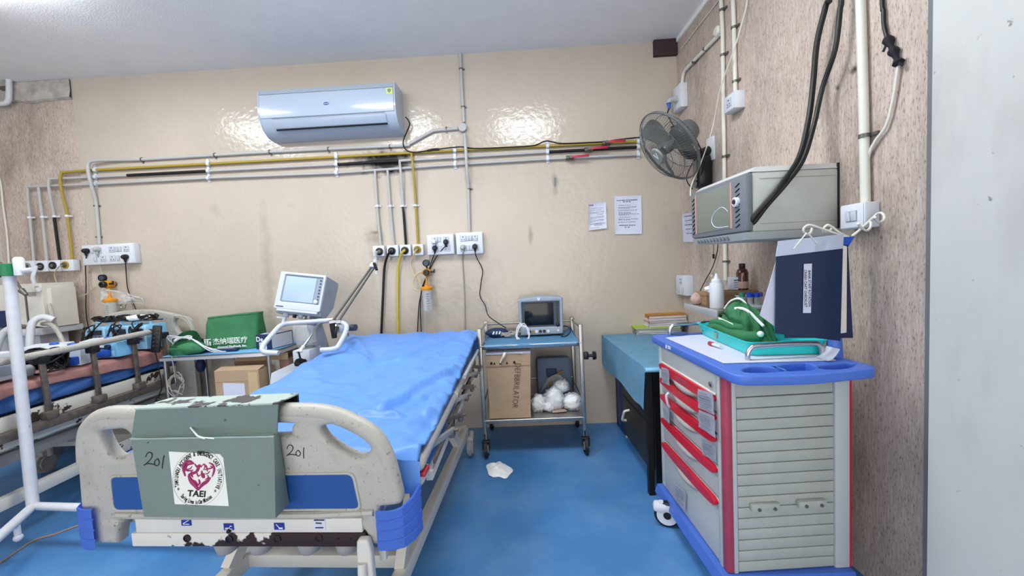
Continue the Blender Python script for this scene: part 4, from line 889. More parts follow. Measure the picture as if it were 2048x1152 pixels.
bp('lower_ledge', G().tube([(-.385, .002, .655), (-.2, -.004, .655), (.2, -.004, .655), (.36, .0, .66)], .010, 8), 'ivory')
# corner bumpers
def bumper(sgn):
    g = G(); pr = []
    xs = [(.372, -.012), (.405, -.012), (.438, .0), (.458, .03), (.465, .07)] if sgn > 0 else [(-.438, -.012), (-.47, -.012), (-.496, -.002), (-.512, .025), (-.515, .06)]
    z0, z1 = .562, .672 if sgn > 0 else .682
    N = 16
    def f(u, v):
        i = min(int(u*4), 3); t = u*4-i; a, b = xs[i], xs[i+1]
        z = z0+(z1+(.045*max(0, u-.4) if sgn > 0 else .0)-z0)*v
        rib = .004*(1 if (v*4) % 1 > .12 else 0)*(.03 < v < .97)
        q = Vector((a[0]+(b[0]-a[0])*t, a[1]+(b[1]-a[1])*t, z)); q += Vector((sgn*u, -(1-u), 0))*rib
        return q
    g.grid(f, N, 32); bmesh.ops.solidify(g.bm, geom=list(g.bm.faces), thickness=.012*(1 if sgn > 0 else -1))
    bp('corner_bumper', g, 'bumper_blue', ang=30)
bumper(1); bumper(-1)
# control strip with stickers, chipped crank bar, cups, lever
bp('control_strip', G().span((-.325, -.004, .606), (.328, .02, .646), .003), 'frame_white')
for k, (x, y) in enumerate(((372, 1045), (457, 1054), (558, 1053), (639, 1049))):
    c = by(x, y, -.006); LM = basis((c.x, -.0045, c.z), (1, 0, 0), (0, 0, 1), (0, -1, 0))
    s = bp('function_sticker', G(LM).box((0, 0, .0005), (.029, .019, .001) if k != 3 else (.032, .03, .001)), 'logo_blue' if k != 3 else 'paper')
    lines = [[[(-.009, -.005), (.009, -.005)], [(-.009, -.003), (.008, .006)]], [[(-.010, -.003), (.002, -.003), (.005, .003), (.010, .001)], [(-.010, -.006), (.010, -.006)]], [[(-.008, .006), (.0, -.004), (.010, -.004)], [(-.001, -.006), (.010, -.006)]], [[(-.014, .012), (.014, .012)], [(-.01, .004), (.006, .003)], [(-.012, -.009), (.01, -.009)]]][k]
    g = G(LM)
    for L in lines: g.tube([(x, y, .0012) for x, y in L], .0011 if k != 3 else .002, 5)
    bp('pictogram', g, 'white_print' if k != 3 else 'print_ink', s)
bp('crank_bar', G().span((-.338, -.006, .568), (.335, .03, .606), .002), 'chipped')
for x, y, q in ((375, 1076, 'rust_dark'), (459, 1078, 'black_plastic'), (555, 1077, 'rust_dark'), (638, 1075, 'rust_dark')):
    c = by(x, y, -.006); h = bp('crank_socket', G().lathe([(.0105, 0), (.0105, .003), (.0085, .0035), (.008, .001), (0, .001)], (c.x, -.006, c.z), (0, -1, 0)), q)
c = by(459, 1070, -.006); bp('crank_pin', G().cyl((c.x, -.006, c.z+.012), (c.x, -.012, c.z+.012), .006, .004, 10), 'black_plastic')
for x in (677, 702): 
    c = by(x, 1077, -.006); bp('bolt_hole', G().cyl((c.x, -.0065, c.z), (c.x, -.005, c.z), .003, n=10), 'dark_hole')
for x in (453, 521, 618, 694):
    c = by(x, 1092, .03); bp('crank_cup', G().lathe([(0, -.044), (.016, -.042), (.027, -.034), (.032, -.014), (.033, .0), (.033, .03)], (c.x, .035, .566), (0, 0, 1), 20), 'cup_grey', ang=60)
a, b = by(715, 1070, -.012), by(744, 1070, -.012)
xm = (a.x+b.x)/2
bp('crank_lever', curve2d([rounded([(xm-.017, .60), (xm+.013, .60), (xm+.02, .57), (xm+.022, .40), (xm-.02, .40), (xm-.02, .57)], .008)], .024, .006, basis((0, -.014, 0), (1, 0, 0), (0, 0, 1), (0, -1, 0))), 'frame_white')
bp('lever_grip', G().tube([(xm-.004, -.028, .54), (xm-.004, -.032, .52), (xm-.004, -.032, .42)], .012, 10), 'frame_white')
# under-frame
r0, r1 = bz(804, 1152, .2), bz(928, 865, .2); l0 = bz(455, 1152, .2)
xr, xl = (r0.x+r1.x)/2, l0.x
bp('floor_rail', G().span((xr-.022, -.02, .165), (xr+.022, r1.y+.02, .225), .004), 'frame_white'); bp('floor_rail', G().span((xl-.022, -.02, .165), (xl+.022, r1.y+.02, .225), .004), 'frame_white')
bp('cross_beam', G().span((xl, .42, .17), (xr, .47, .22), .003), 'frame_white'); bp('cross_beam', G().span((xl, 1.6, .17), (xr, 1.65, .22), .003), 'frame_white'); bp('cross_beam', G().span((xl, .0, .17), (xr, .05, .22), .003), 'frame_white')
for x in (-.40, .325): bp('side_beam', G().span((x-.02, .05, .60), (x+.02, 1.78, .66), .003), 'frame_white')
for y in (.06, .6, 1.2, 1.74): bp('deck_bar', G().span((-.38, y, .61), (.34, y+.04, .65), .003), 'frame_white')
for x in (xl, xr):
    for y0, y1 in ((.35, .75), (1.35, 1.0)): bp('lift_arm', G().bar((x, y0, .22), (x*.9, y1, .62), .035, .05), 'frame_white')
bp('lift_motor', G().box(((xl+xr)/2, .9, .45), (.14, .3, .12), bev=.02), 'black_plastic')
for x, y in ((xr, .04), (xl, .04), (xr+.02, 1.66), (xl, 1.66)):
    cst = bp('caster', G().lathe([(.058, -.014), (.066, -.012), (.066, .012), (.058, .014), (.05, .012), (.05, -.012), (.058, -.014)], (x-.0, y, .067), (1, 0, 0), 24), 'wheel_grey')
    bp('caster_fork', G().box((x+.0, y, .125), (.05, .07, .03), bev=.01).cyl((x-.02, y, .067), (x+.02, y, .067), .05, n=20).cyl((x, y, .11), (x+.012, y, .17), .016), 'ivory', cst)
bp('post', G().span((.352, .03, .50), (.372, .05, .58), .004), 'frame_white')
# folded side rail on the aisle side
t0, t1 = bx(836, 928, .455), bx(943, 722, .380)
dr = (t1-t0).normalized()
bp('rail_tube', G().cyl(t0, t1, .0195, n=14), 'tube_alu'); bp('rail_collar', G().cyl(t0+dr*.62, t0+dr*.64, .0212, n=14), 'frame_white')
bp('rail_end', G().sphere(t0, .0205, 14).cyl(t0, t0+dr*.03, .0208, n=14), 'ivory')
bp('rail_tube', G().cyl(t0+dr*.78+Vector((.032, 0, .045)), t1+Vector((.032, .06, .05)), .010, n=12), 'tube_alu')
bp('release_latch', G().box(t0+Vector((.012, .015, -.028)), (.02, .05, .014), bev=.004), 'red_plastic')
bp('latch_bracket', G().box(t0+Vector((.004, .03, -.045)), (.018, .07, .035), bev=.008), 'frame_white')
for k in range(6):
    a = t0+dr*(.16+k*.22)+Vector((.0, 0, -.016)); b = a+Vector((.02, .24, -.05-.02*(k % 2)))
    bp('folded_post', G().bar(a, b, .012, .022, bev=.002), 'rail_brown' if k % 2 else 'tube_alu')
    bp('rail_bracket', G().box(b+Vector((-.004, 0, -.01)), (.02, .035, .035), bev=.004).cyl(b+Vector((-.02, 0, 0)), b+Vector((.02, 0, 0)), .006), 'rail_brown')
bp('rail_base', G().bar(t0+Vector((.0, .1, -.09)), t1+Vector((.0, 0, -.09)), .02, .028), 'beam_chip')
bp('rail_base', G().bar(t0+Vector((.012, .12, -.055)), t1+Vector((.01, 0, -.06)), .008, .012), 'rail_brown')
# mattress in its blue sheet
ml = [bz(*p) for p in ((760, 816, .80), (820, 785, .8), (905, 757, .8))]
creases = []
def crease(pts, h, wd, z=.80): creases.append(([bz(x, y, z) for x, y in pts], h, wd))
crease([(757, 819), (800, 800), (850, 770), (915, 735)], .030, .019); crease([(772, 824), (820, 808), (880, 776)], -.016, .022)
crease([(715, 832), (770, 833), (805, 829)], .018, .016, .79); crease([(560, 790), (640, 800), (735, 822)], .010, .03, .79)
crease([(755, 727), (800, 722), (850, 705), (900, 690)], .014, .025, .81); crease([(680, 690), (715, 712), (735, 726)], .012, .022, .82); crease([(640, 715), (690, 718), (745, 728)], .009, .03, .81)
crease([(690, 765), (735, 795), (765, 820)], .008, .025); crease([(560, 765), (620, 762), (690, 775)], .007, .03); crease([(860, 705), (900, 715), (925, 712)], .01, .02, .82)
crease([(690, 668), (720, 690), (740, 712)], .012, .03, .84); crease([(800, 850), (850, 820), (890, 780)], .012, .03); crease([(820, 880), (845, 850), (880, 810)], -.01, .02)
def seg_d(p, L):
    best = 9; bt = 0; n = len(L)-1
    for i in range(n):
        a, b = L[i], L[i+1]; dx, dy = b.x-a.x, b.y-a.y; q = dx*dx+dy*dy
        t = max(0, min(1, ((p[0]-a.x)*dx+(p[1]-a.y)*dy)/q)); d = math.hypot(p[0]-a.x-dx*t, p[1]-a.y-dy*t)
        if d < best: best = d; bt = (i+t)/n
    return best, bt
MY0, MY1 = .078, 1.80
def ss(a, b, x): t = max(0, min(1, (x-a)/(b-a))); return t*t*(3-2*t)
def topz(x, y):
    z = .782+.062*ss(.5, 1.8, y)
    for L, h, wd in creases:
        d, bt = seg_d((x, y), L)
        if d < wd*3: z += 1.25*h*math.exp(-(d/(wd*.8))**2)*min(1, 5*min(bt+.08, 1.08-bt))
    z += .008*noise.noise((x*4, y*3, 0))-.022*abs(noise.noise((x*3.2+y*2.4, y*2.2-x*1.5, 5)))-.013*abs(noise.noise((x*7-y*5, y*5+x*3, 9)))+.016
    return z
def mat_f(u, v):
    y = MY0+(MY1-MY0)*v; q = ss(0, 1, v); xL = -.462-.085*v; xR = .468-.085*v
    e = min(1, min(v, 1-v)/.02)
    if u < .14: k = u/.14; x = xL-.006*(1-k); z = topz(xL+.02, y)-.14*(1-k)**1-.012; x += .01*noise.noise((y*9, k*2, 3))
    elif u > .80:
        k = (u-.80)/.20; x = xR+.01*k; z0 = topz(xR-.02, y); z = z0-.012-.16*k
        fold = noise.noise((y*11+k*2, k*1.2, 8)); x += .030*fold*(.3+k)-.010+.014*noise.noise((y*26, k*3, 2)); tx = t0.x+(t1.x-t0.x)*(y-t0.y)/(t1.y-t0.y)-.024; x = min(x, xR+(min(tx, xR)-xR)*ss(0, .06, k))
    else:
        k = (u-.14)/.66; x = xL+(xR-xL)*k; z = topz(x, y); ed = min(k, 1-k)*.93
        if ed < .05: z -= .014*(1-ed/.05)**2
        if k > .7: z += (.020*noise.noise((y*12+x*9, x*7-y*3, 4))-.012*abs(noise.noise((y*22+x*6, x*9, 6))))*min(1, (k-.7)*4)
    if e < 1: z -= .02*(1-e)**2
    if v in (0, 1): z = min(z, .79 if v == 0 else .83); 
    return Vector((x, y, z))
t = T('mattress', 'mattress wrapped in a wrinkled bright blue sheet on the empty bed', 'mattress', (-.752, 1.062, .66), BR_)
g = G(Matrix.Translation((0, 0, -.66))).grid(mat_f, 110, 170)
# close the two ends down to the deck
P('blue_sheet', g, 'bed_blue', t, local=True, ang=180)
for v, yy in ((0, MY0), (1, MY1)):
    def endf(u, k, v=v): 
        q = mat_f(.14+.66*u, v); return Vector((q.x, q.y+(-.004 if v == 0 else .004)*math.sin(k*3), q.z-k*(q.z-.665)))
    g = G(Matrix.Translation((0, 0, -.66))).grid(endf, 60, 8); P('sheet_end', g, 'bed_blue', t, local=True, ang=180)
P('mattress_core', G(Matrix.Translation((0, 0, -.66))).span((-.44, MY0+.01, .662), (.335, MY1-.01, .755), .02), 'navy', t, local=True)
# ---------------- file box hung on the footboard
fb = T('file_box', 'grey-green metal file pocket hung on the bed footboard, marked 201', 'file holder', BM @ Vector((-.1, -.05, .65)), BR_)
fbo = Vector((-.1, -.05, .65)); FT = Matrix.Translation(-fbo)
def fbp(name, g, m, par=None, **k): return P(name, g, m, par or fb, local=True, **k)
YF, YB = -.052, -.008
q = [by(262, 878, -.034), by(548, 873, -.034), by(551, 1037, -.070), by(288, 1034, -.070)]
q2 = [Vector((v.x+(.004 if i in (0, 3) else -.004), YB, v.z)) for i, v in enumerate(q)]
fbp('pocket', G(FT).hexa([v.copy() for v in q]+[v.copy() for v in q2]), 'file_green')
fbp('pocket_edge', G(FT).bar(q[0]+Vector((0, -.001, .001)), q[1]+Vector((0, -.001, .001)), .004, .004), 'file_pale')
fbp('mouth', G(FT).hexa([q[0]+Vector((.008, .008, .001)), q[1]+Vector((-.008, .008, .001)), q2[1]+Vector((-.006, -.006, .001)), q2[0]+Vector((.006, -.006, .001)), q[0]+Vector((.008, .008, .003)), q[1]+Vector((-.008, .008, .003)), q2[1]+Vector((-.006, -.006, .0025)), q2[0]+Vector((.006, -.006, .0025))]), 'file_pale')
u = [by(272, 826, -.022), by(556, 813, -.022), by(553, 873, -.022), by(262, 877, -.022)]
zt = u[1].z+.004
for v_, z_ in ((u[0], .9625), (u[1], .9675)): v_.z = z_
fbp('back_plate', G(FT).hexa([v.copy() for v in u]+[v+Vector((0, .004, 0)) for v in u]), 'file_green')
fbp('hanging_lip', G(FT).hexa([u[0]+Vector((0, -.002, 0)), u[1]+Vector((0, -.002, 0)), Vector((u[1].x+.004, .062, .966)), Vector((u[0].x+.02, .062, .9625)), u[0]+Vector((0, -.002, .004)), u[1]+Vector((0, -.002, .004)), Vector((u[1].x+.004, .062, .970)), Vector((u[0].x+.02, .062, .9665))]), 'chipped_lip')
fbp('lip_return', G(FT).hexa([Vector((u[0].x+.02, .056, zt-.03)), Vector((u[1].x+.004, .056, zt-.03)), Vector((u[1].x+.004, .062, zt-.03)), Vector((u[0].x+.02, .062, zt-.03)), Vector((u[0].x+.02, .056, .9625)), Vector((u[1].x+.004, .056, .966)), Vector((u[1].x+.004, .062, .966)), Vector((u[0].x+.02, .062, .9625))]), 'black_plastic')
zq = by(383, 866, -.03)
fbp('cable_tie', G(FT).tube([by(381, 855, -.026), by(390, 866, -.04), by(397, 873, -.075), by(410, 877, -.076)], .002, 6, smooth=3).tube([by(386, 860, -.027), by(397, 873, -.06), by(428, 877, -.076)], .0016, 6, smooth=3), 'white_print')
fu = (q[0]-q[3]).normalized(); fr_x = (q[1]-q[0]).normalized(); fz = fr_x.cross(fu).normalized(); FPL = FT @ basis(q[3], fz.cross(fz) if False else fr_x, fz.cross(fr_x), fz)
def fpl(x, y):
    p = BMi @ on(x, y, BM @ q[3], B3 @ fz); return (FPL.inverted() @ (FT @ p))
yaw_t = math.radians(-3)
sc = [fpl(x, y) for x, y in ((338, 903), (440, 908), (447, 916), (458, 1012), (350, 1008))]
st = fbp('sticker', G(FPL).prism([(v.x, v.y) for v in sc], .0008), 'sticker')
cc2 = fpl(397, 955); LM = FPL @ Matrix.Translation((cc2.x, cc2.y, .0012)) @ Matrix.Rotation(math.radians(-3), 4, 'Z')
RT = .0665
def arc_text(s, size, R, a0, a1, flip=False, m='ink_black'):
    n = len(s); gs = []
    for k, ch in enumerate(s):
        if ch == ' ': continue
        a = math.radians(a0+(a1-a0)*k/(n-1)); rot = a-math.pi/2 if not flip else a+math.pi/2
        gs.append(text_g(ch, size, LM @ Matrix.Translation((R*math.cos(a), R*math.sin(a), 0)) @ Matrix.Rotation(rot, 4, 'Z'), sx=.52, bold=.0003))
    fbp('lettering', merge(*gs), m, st)
arc_text('TAMILNADU ACCIDENT & EMERGENCY CARE INITIATIVE', .0158, .0600, 202, -22)
arc_text('Saving Lives is Our Mission', .0145, .0605, 230, 312, True)
fbp('lettering', text_g('TAEI', .021, LM @ Matrix.Translation((.001, -.040, 0)), sx=1.15, bold=.0006, spacing=1.05), 'ink_black', st)
for a in (211, -31): fbp('star', text_g('*', .016, LM @ Matrix.Translation((.0595*math.cos(math.radians(a)), .0595*math.sin(math.radians(a))-.003, 0))), 'ink_black', st)
fbp('circle_line', G(LM).tube([(.0705*math.cos(k*.1309), .0705*math.sin(k*.1309), -.0002) for k in range(48)], .0005, 4, closed=True), 'cup_grey', st)
# heart emblem drawn with strokes
def hs(pts, r_): return G(LM).tube([(x*.001, y*.001, 0) for x, y in pts], lambda t: r_*(.35+.65*math.sin(math.pi*max(.05, min(.95, t)))), 6, smooth=5)
heart = [([(-36, 2), (-42, 16), (-43, 28), (-36, 37), (-26, 39), (-16, 34)], .0045), ([(-16, 34), (-24, 33), (-34, 30), (-37, 20), (-28, 16), (-16, 18)], .003), ([(26, 38), (36, 34), (42, 24), (41, 12), (38, 4)], .003), ([(30, 30), (36, 26), (22, 22), (14, 20)], .002),
         ([(-27, 4), (-18, -8), (-6, -18), (4, -30)], .0058), ([(4, -30), (14, -17), (26, -8), (34, 2)], .0050), ([(-27, 4), (-22, 8), (-18, 4)], .004),
         ([(-14, 34), (-6, 27), (0, 31), (6, 26)], .0028), ([(0, 32), (-3, 20), (-10, 10)], .0042), ([(-10, 10), (-18, 6), (-14, 0)], .0022), ([(4, 26), (12, 34), (16, 28), (12, 20)], .0018), ([(12, 34), (20, 28), (24, 16)], .002),
         ([(8, 18), (10, 8), (16, 2), (14, 12)], .0035), ([(-6, 14), (0, 4), (6, 8)], .002), ([(-16, -6), (-6, -10), (2, -18)], .002), ([(2, -4), (6, -12), (2, -20)], .0026), ([(24, 8), (28, 2), (20, -4)], .0018), ([(18, 10), (26, 12), (30, 18)], .0016), ([(-32, 20), (-24, 22), (-20, 28)], .0016), ([(-22, 14), (-14, 12), (-8, 16)], .0026)]
fbp('heart_emblem', merge(*[hs(p, r_) for p, r_ in heart]), 'maroon', st)
def num201(M, k=1.0):
    S_ = [[(-.016, .004), (-.012, .011), (-.005, .010), (-.004, .003), (-.012, -.006), (-.018, -.010), (-.010, -.0075), (.001, -.009)], [(.006, .000), (.002, -.004), (.003, -.010), (.008, -.011), (.011, -.006), (.008, .0), (.006, .0)], [(.019, .006), (.0175, -.004), (.017, -.016)]]
    return merge(*[G(M).tube([(x*k, y*k, 0) for x, y in L], .0010*k**.5, 5, smooth=5) for L in S_])
p = fpl(308, 918); fbp('handwriting', num201(FPL @ Matrix.Translation((p.x, p.y, .0004)), 1.5), 'ink_black')
p = by(590, 901, 0); bp('handwriting', num201(basis((p.x, -.0004, p.z), (1, 0, 0), (0, 0, 1), (0, -1, 0)), 1.35), 'ink_black')
# ================================================================ stainless trolley in the middle
TM_ = frame((.118, 2.65, 0), math.radians(-2)); TMi = TM_.inverted()
tro = T('trolley', 'stainless steel two-shelf trolley on castors against the back wall', 'trolley', (.118, 2.65, 0), math.radians(-2))
def tp(name, g, m, par=None, **k): return P(name, g, m, par or tro, local=True, **k)
HX, DY = .338, .46
for sx in (-1, 1):
    for y in (0, DY):
        tp('upright', G().span((sx*HX-.013, y-.013, .125), (sx*HX+.013, y+.013, .885 if y == 0 else .87), .003), 'steel')
        c = tp('castor', G().lathe([(.05, -.013), (.058, -.010), (.058, .010), (.05, .013), (.05, -.013)], (sx*HX+.005, y, .0585), (1, 0, 0), 22), 'wheel_black')
        tp('castor_fork', G().span((sx*HX-.022, y-.012, .055), (sx*HX-.015, y+.012, .11)).span((sx*HX+.025, y-.012, .055), (sx*HX+.032, y+.012, .11)).box((sx*HX+.005, y, .112), (.055, .034, .012), bev=.003).cyl((sx*HX, y, .11), (sx*HX, y, .165), .014), 'black_plastic', c)
        tp('wheel_disc', G().cyl((sx*HX-.010, y, .0585), (sx*HX+.020, y, .0585), .03, n=16), 'wheel_grey', c)
for z in (.77, .262):
    tp('shelf', G().span((-HX+.01, -.008, z-.03), (HX-.01, DY+.008, z-.004), .002), 'steel')
    tp('shelf_edge', G().cyl((-HX, -.006, z-.008), (HX, -.006, z-.008), .0075, n=10), 'steel')
tp('guard_rail', G().cyl((-HX, DY, .845), (HX, DY, .845), .007), 'steel')
for sx in (-1, 1): tp('guard_rail', G().cyl((sx*HX, 0, .86), (sx*HX, DY, .85), .007), 'steel')
tp('lower_rail', G().cyl((-HX, DY, .40), (HX, DY, .40), .007), 'steel')
for sx in (-1, 1): tp('lower_rail', G().cyl((sx*HX, 0, .36), (sx*HX, DY, .36), .006), 'steel')
tp('clamp_knob', G().box((HX+.03, 0, .672), (.03, .03, .05), bev=.005).cyl((HX+.04, 0, .67), (HX+.075, 0, .67), .010).cyl((HX+.075, 0, .67), (HX+.095, 0, .67), .030, .026, 14), 'black_plastic')
def shf(u, v): 
    x = -.320+.64*u; y = -.024+.455*v
    return Vector((x, y, .773+.002*noise.noise((x*9, y*9, 2))+(-.02 if v == 0 else 0)+(.03*((u-.93)/.07)*v if u > .93 else 0)))
t = T('shelf_sheet', 'pale blue plastic sheet covering the trolley top shelf', 'sheet', (.118, 2.65, .77), math.radians(-2))
g = G(Matrix.Translation((0, 0, -.77))).grid(shf, 40, 24); bmesh.ops.solidify(g.bm, geom=list(g.bm.faces), thickness=-.002); P('sheet', g, 'trolley_blue', t, local=True, ang=180)
# patient monitor
mo = T('patient_monitor', 'grey patient monitor with dark screen on the stainless trolley', 'monitor', (.212, 2.86, .7805), math.radians(-4))
def mp(name, g, m, par=None, **k): return P(name, g, m, par or mo, local=True, **k)
ff = basis((0, 0, 0), (1, 0, 0), (0, 0, 1), (0, -1, 0))
fr = [(-.150, .004), (.155, .008), (.163, .272), (0, .284), (-.162, .268)]
mp('housing', G().prism(rounded([(x*.97, z*.97+.004) for x, z in fr], .02), -.15, Matrix.Translation((0, .03, 0)) @ ff), 'bezel_grey')
f = mp('front_frame', curve2d([rounded(fr, .012), rounded([(-.135, .062), (.135, .062), (.138, .245), (-.135, .245)], .006)], .05, .008, Matrix.Translation((0, .022, 0)) @ ff), 'bezel_grey')
mp('bezel', G().span((-.14, .012, .055), (.142, .03, .25)), 'bezel_dark'); mp('screen', G().span((-.118, .008, .075), (.092, .016, .235), .002), 'screen_dark')
for k in range(8): mp('side_button', G().cyl((.118, .012, .228-.019*k), (.118, .004, .228-.019*k), .0062, n=10), 'black_plastic')
mp('menu_knob', G().lathe([(.014, 0), (.013, .014), (.009, .017), (0, .017)], (.118, .01, .075), (0, -1, 0)), 'black_plastic')
mp('alarm_lamp', G().prism(smooth2([(0, -.012), (.012, .004), (.006, .012), (0, .008), (-.006, .012), (-.012, .004)], 3), .006, Matrix.Translation((-.01, -.004, .265)) @ ff), 'white_plastic')
for k, (x, m) in enumerate(((-.085, 'black_plastic'), (-.06, 'mag_yellow'), (-.035, 'white_plastic'), (-.008, 'black_plastic'), (.02, 'black_plastic'), (.048, 'wire_white'))): mp('port', G().lathe([(.011, 0), (.011, .006), (.007, .006), (0, .004)], (x, -.002, .032), (0, -1, 0), 14), m)
mp('power_button', G().cyl((.12, -.002, .035), (.12, -.006, .035), .008), 'white_plastic')
for x in (-.1, .12): mp('foot', G().cyl((x, .03, -.004), (x, .03, .01), .012), 'black_rubber')
t = T('monitor_lead', 'black lead looping from the patient monitor right side', 'lead', (.38, 2.85, .8))
P('cable', G().tube([(.365, 2.86, .84), (.40, 2.84, .84), (.41, 2.8, .81), (.38, 2.78, .784), (.34, 2.78, .7825)], .004, 6, smooth=5), 'black_rubber', t)
c = atZ(992, 677, .772)
t = T('pressure_cuff', 'folded navy blood pressure cuff with white print on the trolley', 'cuff', c)
P('cuff_body', G().blob((c.x+.01, c.y+.05, .806), (.085, .055, .036), .12, 1.6, 3, 5, flat=-.9), 'navy', t, ang=180)
def cuffp(u, v): return Vector((c.x-.04+.07*u, c.y-.005+.01*abs(u-.5), .80+.028*v))
for k in range(3): P('white_marks', G().bar((c.x-.02+.022*k, c.y-.002, .803), (c.x-.012+.022*k, c.y+.004, .822), .012, .008), 'white_print', t)
def coil(name, label, c, R, n, m, rad, sq=.6, h=.02, tilt=0, mats=None, cat='cable', seed=1):
    rr = random.Random(seed); t = T(name, label, cat, c); L = []
    for k in range(n*10):
        a = 2*math.pi*k/10; q = R*(.75+.35*rr.random())
        L.append(Vector((c[0]+q*math.cos(a), c[1]+q*sq*math.sin(a), c[2]+rad+h*rr.random()+tilt*q*math.sin(a))))
    P('cable_loops', G().tube(L, rad, 5, smooth=3), m, t); return t
c2 = atZ(1020, 678, .772); coil('cuff_tube', 'coiled grey cuff tube beside the navy cuff', (c2.x, c2.y+.07, .775), .075, 5, 'thread_grey', .006, .55, .03, seed=2)
c3 = atZ(1046, 678, .772); coil('sensor_cable', 'looped white sensor cable leaning on the monitor front', (c3.x, c3.y, .79), .045, 6, 'hose_white', .0042, .35, .02, tilt=1.6, seed=3)
# defibrillator carton
ct = T('cardboard_box', 'tall cardboard box marked DEFBBRILATOR on the trolley lower shelf', 'box', (-.035, 2.66, .262), math.radians(-2))
def cbx(name, g, m, par=None, **k): return P(name, g, m, par or ct, local=True, **k)
cbx('carton', G().hexa([(-.143, .0, .001), (.132, -.004, .001), (.132, .32, .001), (-.143, .32, .001), (-.152, 0, .435), (.15, -.004, .44), (.15, .32, .44), (-.152, .32, .435)]), 'cardboard')
cbx('bottom_flap', G().hexa([(-.145, -.006, .004), (.134, -.010, .004), (.134, -.003, .004), (-.145, -.001, .004), (-.145, -.006, .062), (.134, -.010, .062), (.134, -.003, .062), (-.145, -.001, .062)]), 'cardboard')
cbx('tape_band', G().span((-.15, -.006, .36), (.147, -.003, .363)), 'cardboard_dark')
cbx('white_lid', G().span((-.15, -.004, .44), (.152, .30, .456), .002), 'paper')
cbx('lettering', text_g('DEFBBRILATOR', .058, bold=-.0012, M= Matrix.Translation((.045, -.0055, .225)) @ basis((0, 0, 0), (-.12, 0, -.99), (1, 0, -.1), (0, -1, 0)), sx=.78), 'ink_black')
g = G()
for k, x in enumerate((-.115, -.095, -.055, -.01, .04)): g.prism([(x-.008, .375), (x+.008, .375), (x, .393)] if k % 2 else [(x-.007, .375), (x+.007, .375), (x+.007, .392), (x-.007, .392)], .0008, basis((0, -.0045, 0), (1, 0, 0), (0, 0, 1), (0, -1, 0)))
cbx('carton_marks', g, 'ink_black', stuff=True)
cbx('tag', G().tube([(-.02, -.006, .45), (-.03, -.02, .43), (-.045, -.012, .405), (-.055, -.01, .385)], lambda k: .012-.006*k, 6, smooth=3).tube([(-.02, -.006, .45), (.03, -.006, .452), (.10, -.012, .445)], .003, 5), 'wire_white')
# slate case and bag of white packs
t = T('carry_case', 'slate grey padded case standing on the trolley lower shelf', 'case', (.30, 3.0, .262), math.radians(-2))
P('case_body', G().box((.0, .0, .165), (.26, .12, .325), (-.12, 0, 0), bev=.03), 'cushion_slate', t, local=True)
P('case_label', G().box((-.02, -.075, .225), (.075, .008, .06), (-.12, 0, 0), bev=.003), 'navy', t, local=True)
P('yellow_arc', G().tube([(-.05, -.105, .13), (-.01, -.10, .20), (.05, -.098, .235), (.07, -.098, .235)], .007, 6, smooth=4), 'leaf_gold', t, local=True)
for k, (px, py, d, s_) in enumerate((((1080), 815, (.055, .05, .062), 'leftmost of the white packs, at the carton side'), (1112, 797, (.07, .06, .085), 'middle white pack under the clear film'), (1149, 812, (.07, .055, .06), 'right white pack by the trolley post'), (1130, 782, (.055, .05, .05), 'upper small white pack in front of the slate case'), (1100, 818, (.045, .04, .04), 'small low white pack between two larger ones'))):
    p = atZ(px, 828, .262); z = .262+d[2]*.9 if k not in (3,) else .262+.15
    if k in (1, 2): p.y += .03
    if k == 3: p.y += .09; 
    t = T('gauze_pack', 'clear bag of white gauze: '+s_, 'pack', (p.x, p.y+.06, .262), 0, 'white bagged packs on the lower shelf')
    P('gauze', G().blob((p.x, p.y+.06, z), (d[0]*.85, d[1]*.85, d[2]*.85), .3, 2.2, 3, k+11, flat=-.95), 'tissue_white', t, ang=180)
    P('film', G().blob((p.x, p.y+.06, z), (d[0], d[1], d[2]), .28, 2.6, 4, k+31, flat=-.98, ridg=.3), 'bag_film', t, ang=180)
t = T('plastic_bag', 'clear plastic bag arching over the white packs', 'bag', (.3, 2.86, .4))
P('film', G().grid(lambda u, v: Vector((.17+.26*u, 2.86+.06*v, .30+.19*math.sin(math.pi*u)**.6*(1-.45*v)+.012*noise.noise((u*6, v*6, 3)))), 18, 10), 'bag_film', t, ang=180)
p = atZ(1118, 822, .264); t = T('cloth_scrap', 'pinkish folded scrap under the white packs', 'scrap', p); P('scrap', G().box((p.x, p.y-.0, .267), (.10, .05, .008), (0, 0, .1), bev=.003), 'mag_pink', t)
# tissue on the floor
p = atZ(998, 941, 0)
t = T('tissue', 'crumpled white tissue lying on the blue floor', 'tissue', p)
def tsf(u, v):
    a = 2*math.pi*v; R = u*(.078+.012*math.sin(2*a+1)+.008*math.sin(5*a)); x = R*math.cos(a)*.95; y = R*math.sin(a)*1.35-.5*x
    return Vector((p.x+x, p.y+y, .003+.03*(1-u**2)*(1+.6*noise.noise((x*30, y*30, 1)))+.010*max(0, noise.noise((x*45, y*45, 4)))))
g = G().grid(tsf, 14, 40); P('paper_wad', g, 'tissue_white', t, ang=180)
